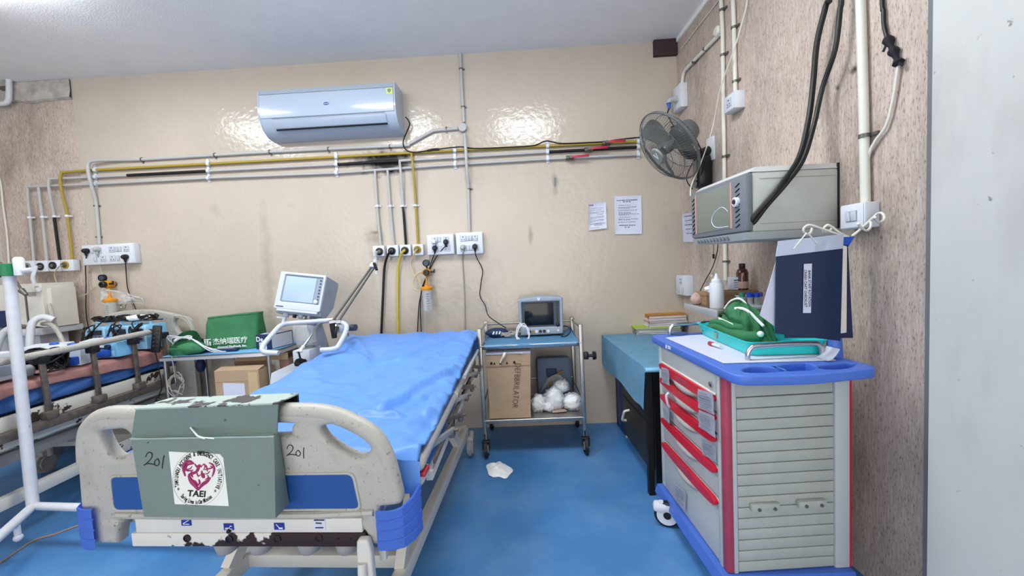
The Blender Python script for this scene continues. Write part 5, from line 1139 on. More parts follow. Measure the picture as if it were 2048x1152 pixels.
# ================================================================ table with teal cloth
tb = T('side_table', 'black table under a teal cloth against the right wall', 'table', (1.02, 2.6, 0))
TX, TY0, TY1, TZ_ = .71, 2.12, 3.10, .715
P('table_top', G().span((TX, TY0, TZ_-.03), (1.335, TY1, TZ_-.004)), 'table_black', tb)
for x, y in ((TX+.015, TY0+.015), (1.31, TY0+.015), (.81, TY1-.02), (1.31, TY1-.02)): P('leg', G().span((x-.016, y-.016, 0), (x+.016, y+.016, TZ_-.03)), 'table_black', tb)
P('modesty_panel', G().span((TX+.06, TY0+.05, .0), (1.32, TY0+.07, TZ_-.03)), 'table_black', tb)
P('cabinet', G().span((TX+.045, TY0+.10, .09), (1.30, 2.74, TZ_-.04)), 'cabinet_dark', tb)
for y0, y1, z0, z1 in ((2.24, 2.73, .37, .66), (2.24, 2.73, .10, .36)):
    d = P('cabinet_door', G().span((TX+.033, y0, z0), (TX+.046, y1, z1), .003), 'cabinet_dark', tb)
    P('handle', G().tube([(TX+.034, y1-.16, z1-.05), (TX+.005, y1-.15, z1-.06), (TX+.003, y1-.12, z1-.10), (TX+.005, y1-.09, z1-.14), (TX+.034, y1-.08, z1-.15)], .008, 8, smooth=3), 'wire_white', d)
t = T('blue_cabinet', 'deep blue plastic cabinet standing under the table at the back', 'cabinet', (.95, 2.95, 0))
P('shell', G().span((.79, 2.86, .01), (1.2, 3.05, .66), .006), 'deep_blue', t)
P('drawer_front', G().span((.80, 2.85, .17), (1.19, 2.862, .62), .004), 'deep_blue', t); P('drawer_front', G().span((.80, 2.85, .03), (1.19, 2.862, .16), .004), 'deep_blue', t)
P('white_foot', G().span((.795, 2.845, .0), (1.19, 2.86, .012)), 'wire_white', t)
cx0 = TX-.012
def cloth(u, v):
    y = TY0-.02+(TY1-TY0+.02)*v
    if u < .3:
        k = 1-u/.3; hem = .225+.012*math.sin(y*9); flare = .012*k+.010*k*noise.noise((y*7, k, 1))+(-.035*k*max(0, 1-v*6) )
        return Vector((cx0-abs(flare)*.6, y-.0, TZ_-k*hem))
    k = (u-.3)/.7; return Vector((cx0+(1.335-cx0)*k, y, TZ_+.0025+.002*noise.noise((k*6, y*5, 2))+(-.008*max(0, 1-v*30))))
t = T('table_cloth', 'teal blue cloth hanging over the left side of the black table', 'tablecloth', (1.0, 2.6, TZ_))
g = G().grid(cloth, 40, 60); bmesh.ops.solidify(g.bm, geom=list(g.bm.faces), thickness=-.003); P('cloth', g, 'cloth_teal', t, ang=60)
P('front_hem', G().tube([(cx0, TY0-.022, TZ_-.01)]+[(cx0+(1.335-cx0)*k/6, TY0-.024, TZ_-.012) for k in range(1, 7)], .012, 8), 'cloth_teal', t)
# magazines
MZ = TZ_+.004; mags = [('mag_grey', .34, .24, .016, 'lowest grey magazine of the stack'), ('mag_white', .33, .24, .014, 'white magazine second from the bottom of the stack'), ('mag_grey', .335, .235, .014, 'grey magazine just under the lime folder'), ('mag_lime', .345, .25, .012, 'lime green folder in the magazine stack'), ('mag_white', .31, .23, .016, 'white magazine lying on the lime folder'), ('mag_white', .30, .21, .014, 'cream magazine with thick pages mid stack'), ('mag_pink', .30, .215, .014, 'pinkish magazine, fourth from the top of the stack'), ('mag_white', .295, .21, .016, 'white magazine, third from the top of the stack'), ('mag_orange', .29, .21, .020, 'orange backed magazine, second from the top'), ('mag_yellow', .28, .20, .008, 'worn yellow magazine on top of the stack')]
p = atZ(1327, 667, MZ); z = MZ
for k, (m, a, b, h, s_) in enumerate(mags):
    rz = math.radians(rnd.uniform(-6, 6)-4); ox = (-.035 if k < 4 else .035)+rnd.uniform(-.01, .01)
    t = T('magazine', s_, 'magazine', (p.x+ox, p.y+.10, z), rz, 'stack of magazines on the teal cloth')
    P('cover', G().box((0, 0, h-.0012), (a, b, .0022)).box((0, 0, .0012), (a, b, .0022)).box((-a/2+.001, 0, h/2), (.002, b, h)), m, t, local=True); P('pages', G().box((.003, 0, h/2), (a-.012, b-.008, h-.005)), 'mag_white' if m != 'mag_white' else 'paper', t, local=True)
    z += h+.0003
# ================================================================ shelf on right wall with things
SZ = 1.03
sh = T('steel_shelf', 'narrow steel shelf on the right wall behind the crash cart', 'shelf', (1.18, 1.9, SZ))
P('shelf_plate', G().span((.99, 1.90, SZ-.018), (WX, 2.26, SZ), .002), 'steel', sh)
P('shelf_lip', G().span((.985, 1.90, SZ-.03), (.992, 2.26, SZ+.004), .001), 'alu', sh)
for y in (1.95, 2.2): P('bracket', G().bar((1.02, y, SZ-.03), (WX-.004, y, SZ-.12), .02, .012), 'steel', sh); P('bracket', G().span((1.01, y-.012, SZ-.024), (WX, y+.012, SZ-.016)), 'steel', sh)
def onshelf(x, y, z=SZ): return atZ(x, y, z)
p = onshelf(1434, 616)
t = T('squeeze_bottle', 'white squeeze bottle with pointed nozzle on the steel shelf', 'bottle', p)
P('bottle_body', G().lathe([(.031, 0), (.034, .004), (.034, .115), (.030, .128), (.0, .129)], p), 'white_plastic', t)
P('nozzle_cap', G().lathe([(.025, .127), (.025, .142), (.012, .152), (.007, .172), (.004, .176), (0, .176)], p), 'white_plastic', t)
pa, pb_ = onshelf(1402, 609), onshelf(1502, 607)
t = T('wooden_box', 'worn tan box on the steel shelf under the brown bottle', 'box', ((pa.x+1.30)/2, 2.19, SZ))
bxw = 1.325-pa.x
P('box_body', G().span((pa.x, 2.13, SZ), (1.325, 2.245, SZ+.068), .003), 'wood_tan', t); P('box_lid', G().span((pa.x-.004, 2.125, SZ+.050), (1.329, 2.25, SZ+.070), .003), 'wood_tan', t)
TZb = SZ+.0705
p = atZ(1466, 579, TZb); p.y = max(2.16, min(p.y, 2.2))
t = T('carton_pack', 'small white printed carton tilted on the tan box', 'carton', (p.x, p.y, TZb), math.radians(-12))
P('pack', G().box((0, 0, .037), (.072, .05, .07), bev=.002), 'pack_white', t, local=True)
for k in range(4): P('print_band', G().box((.005, -.0255, .055-.013*k), (.05, .001, .005)), 'bezel_grey' if k else 'bezel_dark', t, local=True)
p = atZ(1498, 581, TZb); p.y = 2.185
t = T('brown_bottle', 'brown bottle with black cap on the tan box', 'bottle', (p.x, p.y, TZb))
P('bottle_body', G().lathe([(.026, 0), (.030, .004), (.030, .095), (.024, .112), (.013, .12), (.0, .121)], (p.x, p.y, TZb)), 'amber_glass', t)
P('cap', G().lathe([(.015, .119), (.016, .122), (.016, .143), (.012, .145), (0, .145)], (p.x, p.y, TZb)), 'black_plastic', t)
P('label', G().lathe([(.0302, .01), (.0306, .012), (.0306, .045), (.0302, .047)], (p.x, p.y, TZb)), 'mag_pink', t)
p = atZ(1425, 581, TZb); q = (p.x, 2.19, TZb)
t = T('carton_pack', 'plain small white carton behind the squeeze bottle', 'carton', q); P('pack', G().box((q[0], q[1], TZb+.03), (.045, .035, .06), bev=.002), 'white_plastic', t)
q = (q[0]-.04, 2.17, TZb)
t = T('cotton_wad', 'loose white cotton wad on the tan box', 'cotton', q); P('wad', G().blob((q[0], q[1], TZb+.014), (.035, .025, .018), .3, 2, 3, 9, flat=-.8), 'tissue_white', t)
P('swab', G().cyl((q[0]+.01, q[1], TZb+.02), (q[0]+.008, q[1], TZb+.085), .003, n=8).cyl((q[0]+.008, q[1], TZb+.083), (q[0]+.008, q[1], TZb+.092), .010, n=10), 'wire_white', t)
p = onshelf(1483, 609); 
t = T('white_cup', 'white plastic cup with rim on the steel shelf', 'cup', p); P('cup', G().lathe([(.020, 0), (.026, .045), (.031, .046), (.031, .050), (.024, .049), (.018, .004), (0, .004)], p), 'white_plastic', t)
p = onshelf(1514, 618); p.x = min(p.x, 1.29)
t = T('white_rack', 'white plastic rack holding capped specimen jars', 'rack', (p.x, p.y+.03, SZ)); P('rack_base', G().box((p.x, p.y+.035, SZ+.008), (.10, .10, .016), bev=.004), 'white_plastic', t)
for k, (dx, dy, m, s_) in enumerate(((-.036, .06, 'cap_green', 'green capped specimen jar in the white rack'), (-.022, .02, 'cap_blue', 'blue capped specimen jar, left front in the rack'), (.006, .012, 'cap_blue', 'blue capped specimen jar, right front in the rack'), (.0, .055, 'cap_blue', 'blue capped specimen jar behind the front two'), (.033, .03, 'cap_purple', 'purple capped specimen jar at the rack end'))):
    q = (p.x+dx, p.y+dy, SZ+.0165); t = T('specimen_jar', s_, 'jar', q, 0, 'specimen jars in the rack')
    P('jar', G().lathe([(.011, 0), (.012, .002), (.012, .042), (0, .042)], q, n=14), 'clear_plastic', t); P('cap', G().lathe([(.0135, .040), (.0135, .058), (.011, .060), (0, .060)], q, n=14), m, t)
p = (1.03, 2.21, SZ); t = T('pink_paper', 'pink paper bag slumped at the far end of the steel shelf', 'paper bag', p); P('paper', G().blob((1.035, 2.215, SZ+.03), (.03, .03, .034), .2, 2, 3, 21, flat=-.85), 'mag_pink', t)
# ================================================================ left table with green bags
lt = T('side_table', 'steel side table with pale blue sheet beside the second bed', 'table', (-2.09, 2.96, 0))
LX0, LX1, LY0, LY1, LZ = -2.455, -1.66, 2.775, 3.17, .78
def lts(g, z0, z1, dx=0): return g.prism([(LX0-dx, LY0-dx), (LX1-.12, LY0-dx)]+[(LX1-.12+(.12+dx)*math.sin(a), LY0-dx+.16*(1-math.cos(a))) for a in (.4, .8, 1.2, 1.57)]+[(LX1+dx, LY1), (LX0-dx, LY1)], z1-z0, Matrix.Translation((0, 0, z0)))
P('table_top', lts(G(), LZ-.028, LZ-.004), 'steel', lt); P('edge_trim', lts(G(), LZ-.030, LZ-.012, .006), 'alu', lt)
P('lower_shelf', lts(G(), .17, .19), 'steel', lt)
for x, y in ((LX0+.015, LY0+.015), (LX1-.065, LY0+.03), (LX0+.015, LY1-.02), (LX1-.02, LY1-.02), (LX0+.26, LY1-.02)): P('leg', G().cyl((x, y, 0), (x, y, LZ-.02), .014, n=12), 'steel', lt)
t = T('table_sheet', 'pale blue plastic sheet on the left side table', 'sheet', (-2.09, 2.97, LZ))
g = lts(G(), LZ-.002, LZ+.001, -.006)
P('sheet', g, 'sheet_blue_pale', t)
# big green soft bag with the lettering
bg = T('fabric_bag', 'large green cloth equipment bag with white lettering on the left table', 'bag', (-2.08, 3.0, LZ+.001))
def bagf(u, v):
    a = 2*math.pi*u; c, s = math.cos(a), math.sin(a); e = .38
    sx = math.copysign(abs(c)**e, c); sy = math.copysign(abs(s)**e, s); k = 1-.06*v
    x = .2*sx*k; y = .085*sy*(1-.35*v); z = .262*v-.022*max(0, v-.8)*5*(.5-.5*sx)*.9
    n = .014*noise.noise((x*7, z*8, y*5+3))+.007*noise.noise((x*18, z*14, y*9))
    x += .02*v
    return Vector((x+n*sx*.6, y+n*(1 if sy > 0 else -1)*1.1, max(0, z+.012*noise.noise((x*5, 2, 1))*v)))
g = G(); g.grid(bagf, 72, 30, closed_u=True)
ring_ = [vv for vv in g.bm.verts if vv.is_boundary]
bmesh.ops.holes_fill(g.bm, edges=[e for e in g.bm.edges if e.is_boundary], sides=0)
P('bag_body', g, 'green_cloth', bg, local=True, ang=180)
P('seam', G().tube([bagf(u/24, .97)+Vector((0, 0, .004)) for u in range(24)], .004, 5, closed=True), 'green_cloth', bg, local=True)
BMx = basis((0, -.102, .055), (1, 0, .02), (0, 0, 1), (0, -1, 0))
P('lettering', text_g('杰纳瑞医疗', .052, BMx @ Matrix.Translation((.03, .012, 0)), extrude=.002, spacing=.95), 'white_print', bg, local=True)
P('lettering', text_g('General Meditech, Inc.', .022, BMx @ Matrix.Translation((.04, -.028, 0)), extrude=.002, sx=1.05, bold=.0006), 'white_print', bg, local=True)
lg = G(BMx @ Matrix.Translation((-.135, .0, 0)))
for k in range(3): lg.box((-.018+.018*k, .004+.006*(k % 2), 0), (.012, .05-.01*k, .003))
lg.box((0, .035, 0), (.05, .006, .003)); P('logo', lg, 'white_print', bg, local=True, stuff=True)
P('dark_flap', G().box((-.185, -.09, .08), (.07, .012, .03), (0, .3, 0), bev=.004), 'black_cloth', bg, local=True)
# open green pouch with cables
pc_ = T('cloth_pouch', 'open dark green pouch with coiled grey cables on the left table', 'pouch', (-2.34, 2.86, LZ+.002))
def pouch(u, v):
    a = 2*math.pi*u; R = .115*(1-.25*v*v)*(1+.10*noise.noise((math.cos(a)*2, math.sin(a)*2, v*2))); op = .06*v*max(0, math.sin(a))
    return Vector((R*math.cos(a), .62*R*math.sin(a), .10*v**.8+op+.01*noise.noise((a, v*3, 2))))
g = G().grid(pouch, 40, 14, closed_u=True); bmesh.ops.solidify(g.bm, geom=list(g.bm.faces), thickness=.006); P('pouch_body', g, 'green_cloth', pc_, local=True, ang=180)
P('pouch_floor', G().cyl((0, 0, .0), (0, 0, .05), .08, .1, 20), 'green_cloth', pc_, local=True)
P('fold', G().blob((.08, -.05, .045), (.10, .045, .045), .15, 1.6, 3, 41, flat=-.95), 'green_cloth', pc_, local=True, ang=180)
rr = random.Random(5); L = []
for k in range(44): a = k*.72; q = .05+.016*rr.random(); L.append((-.02+q*math.cos(a), q*.55*math.sin(a), .085+.02*rr.random()+.02*math.sin(a)))
P('coiled_cable', G().tube(L, .0032, 5, smooth=3), 'hose_white', pc_, local=True)
for k in range(3): P('cable', G().tube([(-.06+.01*k, -.05, .07), (.0-.03*k, -.075, .110+.016*k), (.07+.02*k, -.07, .13-.012*k), (.15+.02*k, -.08, .08-.01*k), (.24+.03*k, -.085, .02), (.33, -.07, .012)], .0034, 6, smooth=5), 'hose_white', pc_, local=True)
t = T('instrument_bundle', 'flat navy instrument bundle lying before the green bag', 'bundle', (-2.1, 2.86, LZ+.002)); P('bundle', G().box((0, 0, .012), (.26, .04, .018), (0, 0, -.04), bev=.006), 'navy', t, local=True); P('bundle_tail', G().bar((-.08, -.01, .02), (.1, .0, .024), .014, .01, bev=.003), 'bezel_grey', t, local=True)
# box lettered De.. and the grey glove box behind it
dx_ = T('glove_box', 'navy and white glove box lettered De on the left table', 'box', (-1.79, 2.86, LZ+.002), math.radians(-14))
P('carton', G().span((-.062, -.0, 0), (.066, .21, .105), .002), 'navy', dx_, local=True); P('white_panel', G().span((-.035, -.0012, .0), (.03, .0, .052)), 'paper', dx_, local=True)
P('white_panel', G().span((.0665, .01, .004), (.0675, .20, .10)), 'pack_white', dx_, local=True); P('top_print', G().span((-.05, .02, .105), (.055, .19, .1062)), 'bezel_grey', dx_, local=True)
for k in range(3): P('print_mark', G().box((-.03+.03*k, .05+.04*(k % 2), .107), (.03, .05, .001), (0, 0, .4)), 'paper' if k != 1 else 'black_plastic', dx_, local=True)
P('lettering', text_g('De', .050, basis((-.028, -.0015, .072), (1, 0, 0), (0, 0, 1), (0, -1, 0)), bold=.001), 'white_print', dx_, local=True)
# carton boxes under the table
cb1 = T('cardboard_box', 'open cardboard box with white label under the left table', 'box', (-1.905, 2.73, .191), math.radians(-2))
def c1(name, g, m, **k): return P(name, g, m, cb1, local=True, **k)
c1('carton', G().span((-.16, 0, 0), (.15, .16, .475)), 'cardboard'); c1('top_flap', G().hexa([(-.16, 0, .475), (.15, 0, .475), (.15, .07, .49), (-.16, .07, .49), (-.16, 0, .479), (.15, 0, .479), (.15, .07, .495), (-.16, .07, .495)]), 'cardboard')
c1('flap_crease', G().span((-.16, -.001, .40), (.10, .001, .402)), 'cardboard_dark')
c1('address_label', G().hexa([(-.105, -.002, .20), (.05, -.002, .18), (.045, -.002, .385), (-.105, -.002, .395), (-.105, -.0005, .20), (.05, -.0005, .18), (.045, -.0005, .385), (-.105, -.0005, .395)]), 'paper')
c1('label_block', G().span((-.06, -.003, .27), (.02, -.0021, .30)), 'wheel_grey'); c1('tape', G().span((.075, -.002, .30), (.14, -.0005, .46)), 'tape')
c1('lettering', text_g('Poc\nLe', .045, basis((.11, -.0015, .275), (-.1, 0, -1), (1, 0, -.1), (0, -1, 0)), sx=.8), 'cardboard_dark')
cb2 = T('cardboard_box', 'darker brown cardboard box behind the labelled one under the left table', 'box', (-1.86, 3.03, .191), math.radians(-2))
P('carton', G().span((-.2, -.1, 0), (.21, .11, .50), .003), 'cardboard_dark', cb2, local=True); P('box_flap', G().hexa([(-.2, -.1, .50), (.21, -.1, .50), (.21, -.11, .50), (-.2, -.11, .50), (-.16, -.1, .545), (.21, -.1, .55), (.21, -.105, .55), (-.16, -.105, .545)]), 'cardboard', cb2, local=True)
P('tape', G().span((.06, -.104, .36), (.14, -.1, .50)), 'wire_white', cb2, local=True)
t = T('navy_bag', 'small navy drawstring bag hanging at the left end of the steel table', 'bag', (-2.30, 2.79, .6)); P('bag_body', G().blob((-2.36, 3.0, .66), (.032, .03, .055), .12, 1.5, 3, 8), 'navy', t, ang=180); P('bag_cord', G().tube([(-2.36, 3.0, .70), (-2.36, 2.98, .752)], .006, 6), 'navy', t)
coil('white_cable', 'tangled thin white cable hanging under the left table end', (-2.36, 2.765, .55), .055, 5, 'thread_grey', .0028, .3, .06, tilt=1.3, seed=8)
bpy.data.objects['white_cable'].name = 'hanging_cable'
P('hanging_strand', G().tube([(-2.36, 2.765, .60), (-2.36, 2.763, .68), (-2.37, 2.765, .785)], .003, 6), 'thread_grey', bpy.data.objects['hanging_cable'])
# ================================================================ ventilator beside the empty bed
VX, VY = -1.35, 2.65
ve = T('ventilator', 'white ventilator with tilted touch screen standing beside the empty bed', 'ventilator', (VX, VY, 0))
def vp(name, g, m, par=None, **k): return P(name, g, m, par or ve, **k)
p = [atY(549, 615, 2.680), atY(640, 617, 2.680), atY(656, 541, 2.740), atY(564, 543, 2.740)]
wv = (p[1].x-p[0].x); UO = p[0].copy(); hz = math.hypot(p[3].z-p[0].z, .06); til = math.atan2(.06, p[3].z-p[0].z)
_u = (p[3]-p[0]).normalized(); _x = (p[1]-p[0]); _x = (_x-_u*_x.dot(_u)).normalized()
UM = basis(UO, _x, _u.cross(_x), _u)   # x right, z up the face, y into the unit
L = UM @ basis((0, 0, 0), (0, 1, 0), (0, 0, 1), (1, 0, 0))
vp('housing', G().prism([(.012, 0), (.012, hz), (.20, hz-.01), (.215, hz-.03), (.20, .05), (.11, -.035), (.03, -.03)], wv, L), 'vent_grey')
vp('front_frame', curve2d([rounded([(0-.004, -.004), (wv+.004, -.004), (wv+.004, hz+.004), (-.004, hz+.004)], .012), rounded([(.03, .045), (wv-.012, .045), (wv-.012, hz-.014), (.03, hz-.014)], .006)], .022, .005, UM @ basis((0, .004, 0), (1, 0, 0), (0, 0, 1), (0, -1, 0))), 'vent_white')
vp('bezel', G(UM).span((.022, .004, .035), (wv-.008, .014, hz-.01)), 'bezel_grey')
vp('screen', G(UM).span((.037, .0, .052), (wv-.058, .008, hz-.024), .002), 'screen_light')
for k in range(7): vp('side_key', G(UM).box((wv-.028, .001, hz-.035-k*.022), (.011, .006, .009), bev=.002), 'bezel_dark')
for k in range(5): vp('bottom_key', G(UM).box((.075+.03*k, .001, .024+.018), (.016, .006, .006), bev=.002), 'bezel_dark')
vp('control_knob', G(UM).lathe([(.015, 0), (.014, .016), (.010, .019), (0, .019)], (wv-.035, .004, .062), (0, -1, 0)), 'vent_white')
vp('name_strip', G(UM).box((.035, -.0075, .012), (.05, .002, .006)), 'bezel_dark'); vp('lower_ledge', G(UM).span((.02, -.012, -.02), (wv-.01, .03, -.004), .004), 'vent_white')
vp('side_label', G(UM).box((wv+.001, .09, hz*.6), (.003, .03, .035)), 'bezel_grey')
for k, (x, m, rr_) in enumerate(((.06, 'vent_white', .020), (.16, 'vent_white', .016), (.215, 'vent_white', .010), (.12, 'black_plastic', .012))): vp('port', G(UM).cyl((x, .05, -.02), (x, .045, -.052), rr_, n=14), m)
vp('water_trap', G(UM).cyl((.055, .05, -.05), (.05, .05, -.10), .012, n=12).box((.03, .05, -.06), (.06, .012, .012), bev=.003), 'white_plastic')
cb_ = atZ(640, 697, .74); top = UM @ Vector((wv*.62, .12, -.03))
vp('column', G().tube([top, top+Vector((.01, .05, -.10)), Vector((top.x+.02, top.y+.13, .67))], lambda k: .05-.012*(k < .3), 14, smooth=4), 'vent_grey')
vp('mount_bracket', G().box(top+Vector((0, .02, -.035)), (.16, .12, .03), bev=.006), 'vent_grey')
hl_ = [(557, 706, 2.270), (528, 704, 2.270), (526, 692, 2.290), (545, 668, 2.390), (562, 651, 2.490), (585, 646, 2.550), (625, 643, 2.570), (664, 640, 2.570)]
hr_ = [(642, 700, 2.290), (668, 698, 2.290), (678, 690, 2.330), (692, 662, 2.450), (690, 648, 2.530), (664, 640, 2.570)]
for Lh in (hl_, hr_): vp('handle', G().tube([atY(*q) for q in Lh], .0145, 10, smooth=4), 'vent_white')
vp('handle_knob', G().cyl(atY(690, 657, 2.640), atY(706, 655, 2.620), .02).cyl(atY(703, 655, 2.620), atY(711, 655, 2.610), .022), 'bezel_dark')
b0, b1 = -1.60, -1.215
vp('base_cabinet', G().hexa([(b0-.03, 2.45, .10), (b1, 2.45, .10), (b1, 2.95, .10), (b0-.03, 2.95, .10), (b0+.035, 2.56, .68), (b1, 2.56, .68), (b1, 2.95, .68), (b0+.035, 2.95, .68)]), 'vent_white')
vp('base_frame', curve2d([rounded([(b0-.0, .30), (b1, .30), (b1, .675), (b0+.035, .675)], .03), rounded([(b0+.03, .33), (b1-.02, .33), (b1-.02, .65), (b0+.062, .65)], .02)], .02, .005, Matrix.Translation((0, 2.525, .40)) @ Matrix.Rotation(-.17, 4, 'X') @ basis((0, 0, -.40), (1, 0, 0), (0, 0, 1), (0, -1, 0))), 'vent_white')
vp('front_inset', G().hexa([(b0+.02, 2.502, .34), (b1-.01, 2.502, .34), (b1-.01, 2.52, .34), (b0+.02, 2.52, .34), (b0+.06, 2.555, .645), (b1-.01, 2.555, .645), (b1-.01, 2.57, .645), (b0+.06, 2.57, .645)]), 'vent_grey')
for x, y in ((b0+.02, 2.52), (b1-.05, 2.52), (b0+.02, 2.89), (b1-.05, 2.89)): vp('caster', G().cyl((x-.012, y, .05), (x+.012, y, .05), .05, n=18).box((x, y, .09), (.03, .06, .03)), 'wheel_grey')
# hinged support arm on the ventilator
ar = T('hinged_support', 'chrome hinged tube arm reaching from ventilator up to the wall outlets', 'arm', atY(668, 648, 2.570))
J = atY(672, 648, 2.540); U = atY(747, 532, 2.640)
for dx in (-1, 1):
    a = J+Vector((dx*.020, 0, .02)); b = U+Vector((dx*.010, 0, 0))
    P('arm_rod', G().cyl(a, b, .0075, n=10), 'clip_metal', ar)
P('joint', G().cyl(U+Vector((-.02, 0, .0)), U+Vector((.02, 0, .0)), .016).cyl(U+Vector((.0, -.02, .01)), U+Vector((0, .02, .01)), .014), 'chrome', ar)
P('lock_lever', G().bar(U+Vector((.01, -.02, .02)), U+Vector((.03, -.03, -.03)), .018, .012, bev=.003), 'black_plastic', ar)
P('joint', G().cyl(J+Vector((-.035, 0, .01)), J+Vector((.035, 0, .01)), .018).sphere(J+Vector((.0, -.01, -.02)), .024, 12), 'chrome', ar)
P('lock_lever', G().bar(J+Vector((-.012, -.03, .01)), J+Vector((-.0, -.035, -.085)), .02, .03, bev=.004).bar(J+Vector((.02, -.03, -.01)), J+Vector((0, -.035, -.08)), .016, .02, bev=.004), 'black_plastic', ar)
P('clamp', G().box(J+Vector((.04, .0, -.03)), (.05, .04, .05), bev=.008), 'vent_grey', ar)
P('gooseneck', G().tube([J+Vector((-.035, 0, .02)), atY(647, 645, 2.680), atY(633, 652, 2.620), atY(620, 674, 2.540), atY(607, 692, 2.490)], .009, 8, smooth=5), 'chrome', ar)
P('clip', G().tube([atY(607, 692, 2.490), atY(601, 700, 2.470), atY(594, 703, 2.470)], .011, 8, smooth=3).tube([atY(603, 698, 2.470), atY(602, 704, 2.460)], .009, 8), 'wire_white', ar)
P('tape_stem', G().tube([atY(597, 702, 2.465), atY(600, 715, 2.460), atY(601, 722, 2.460)], .006, 6), 'black_plastic', ar); P('tape_lump', G().blob(tuple(atY(601, 725, 2.50)), (.035, .02, .027), .5, 3.2, 3, 17), 'black_cloth', ar)
p = atZ(605, 742, .682)
t = T('humidifier', 'white humidifier unit on the ventilator base', 'humidifier', (p.x, p.y+.08, .682))
w0 = .115; P('unit_body', G().box((p.x-.0, p.y+.08, .682+.068), (w0, .15, .132), (0, 0, -.05), bev=.008), 'vent_white', t)
P('dial', G().cyl((p.x-.0, p.y+.002, .745), (p.x-.0, p.y-.008, .745), .02), 'wire_white', t); P('heater_plate', G().cyl((p.x, p.y+.08, .815), (p.x, p.y+.08, .827), .05), 'cup_grey', t)
P('water_chamber', G().lathe([(.056, .829), (.06, .835), (.06, .93), (.05, .96), (.02, .97), (0, .97)], (p.x, p.y+.08, 0)), 'clear_plastic', t)
P('chamber_rings', G().lathe([(.0605, .85), (.0625, .852), (.0605, .855)], (p.x, p.y+.08, 0)), 'cup_grey', t)
q = atZ(648, 727, .682); q = (-1.25, p.y+.2, .682); t = T('small_jar', 'small white jar with blue label on the ventilator base', 'jar', q); P('jar', G().lathe([(.03, 0), (.032, .004), (.032, .08), (0, .08)], q), 'white_plastic', t); P('jar_label', G().lathe([(.0322, .03), (.0328, .031), (.0328, .055), (.0322, .056)], q), 'panel_blue', t); P('jar_lid', G().lathe([(.034, .078), (.034, .10), (0, .10)], q), 'white_plastic', t)
q = (atY(610, 690, 2.95).x, 2.98, 0); t = T('document_bag', 'clear pouch of papers hanging on the wall behind the ventilator', 'pouch', (q[0], 3.2, .95))
P('paper', G(MW).span((w(590, 660).x, w(590, 700).y, .001), (w(640, 660).x, w(590, 652).y, .012)), 'mag_white', t); P('film', G(MW).grid(lambda u, v: Vector((w(588, 660).x+(w(642, 660).x-w(588, 660).x)*u, w(590, 705).y+.24*v, .018+.006*noise.noise((u*6, v*6, 2)))), 10, 12), 'bag_film', t)
cord('power_cable', 'thin black wire trailing down behind the support arm', 690, 640, [(693, 650), (697, 672), (704, 700)], .03, 'black_rubber', .0035, None, .03)
# ================================================================ second bed with the pink sheet
b2 = T('hospital_bed', 'second hospital bed with pink sheet and raised side rail at the left', 'bed', (-2.98, 2.2, 0))
def q2(name, g, m, par=None, **k): return P(name, g, m, par or b2, **k)
HY = 3.13; NX = -.033
def hb(L): return [(v.x, v.z) for v in (atY(x, y, HY-.03) for x, y in L)]
ho = hb([(160, 720), (163, 690), (170, 662), (185, 642), (215, 628), (255, 621), (300, 620), (345, 628), (370, 638), (382, 655), (388, 680), (394, 720)])
hole = hb([(345, 648), (352, 636), (368, 640), (376, 655), (377, 668), (370, 672), (358, 668)]); hole2 = hb([(180, 672), (185, 652), (210, 640), (255, 633), (300, 633), (318, 642), (320, 668), (300, 674), (200, 676)])
q2('headboard', curve2d([half_smooth(ho, {0, len(ho)-1}), smooth2(hole, 3), smooth2(hole2, 3)], .045, .014, basis((0, HY, 0), (1, 0, 0), (0, 0, 1), (0, -1, 0))), 'ivory', ang=60)
q2('headboard_base', G().span((ho[0][0]+.03, HY-.02, .35), (ho[-1][0]-.03, HY+.02, ho[0][1]+.01)), 'ivory')
RX = -2.53
q2('handrail', G().tube([(RX-.02, .9, .945), (RX, 1.2, .945), (RX, 2.0, .945), (RX, 2.85, .957)], .019, 12, smooth=3), 'ivory')
for y in (1.3, 1.58, 1.86, 2.14, 2.405, 2.668, 2.9):
    po = q2('rail_post', G().bar((RX, y, .93), (RX-.004, y+.012, .63), .026, .016, (1, 0, 0), .003), 'rail_brown', ang=30)
    q2('post_cap', G().box((RX, y, .917), (.045, .05, .04), bev=.006), 'black_cloth', po); q2('post_foot', G().box((RX-.004, y+.012, .612), (.05, .06, .045), bev=.008), 'rail_brown', po)
q2('rail_beam', G().span((RX-.025, .9, .545), (RX+.01, 2.95, .592), .003), 'rail_brown')
q2('side_frame', G().span((RX-.05, .9, .592), (RX-.022, 3.0, .665), .004), 'beam_chip')
q2('lower_beam', G().span((RX-.07, .9, .50), (RX-.03, 3.0, .546), .004), 'beam_chip')
for x in (RX-.12, -3.3): q2('inner_beam', G().span((x-.02, .9, .40), (x+.02, 3.0, .46), .003), 'cup_grey')
q2('deck', G().span((-3.39, .9, .60), (RX-.06, 3.05, .655)), 'frame_white')
q2('far_frame', G().span((-3.42, .9, .592), (-3.39, 3.0, .665)), 'frame_white')
fr_ = -2.60
for x in (fr_, -3.3): q2('floor_rail', G().span((x-.022, .9, .20), (x+.022, 3.0, .262), .004), 'beam_chip')
for y in (1.15, 2.75): q2('cross_beam', G().span((-3.3, y-.025, .20), (fr_, y+.025, .25), .003), 'frame_white')
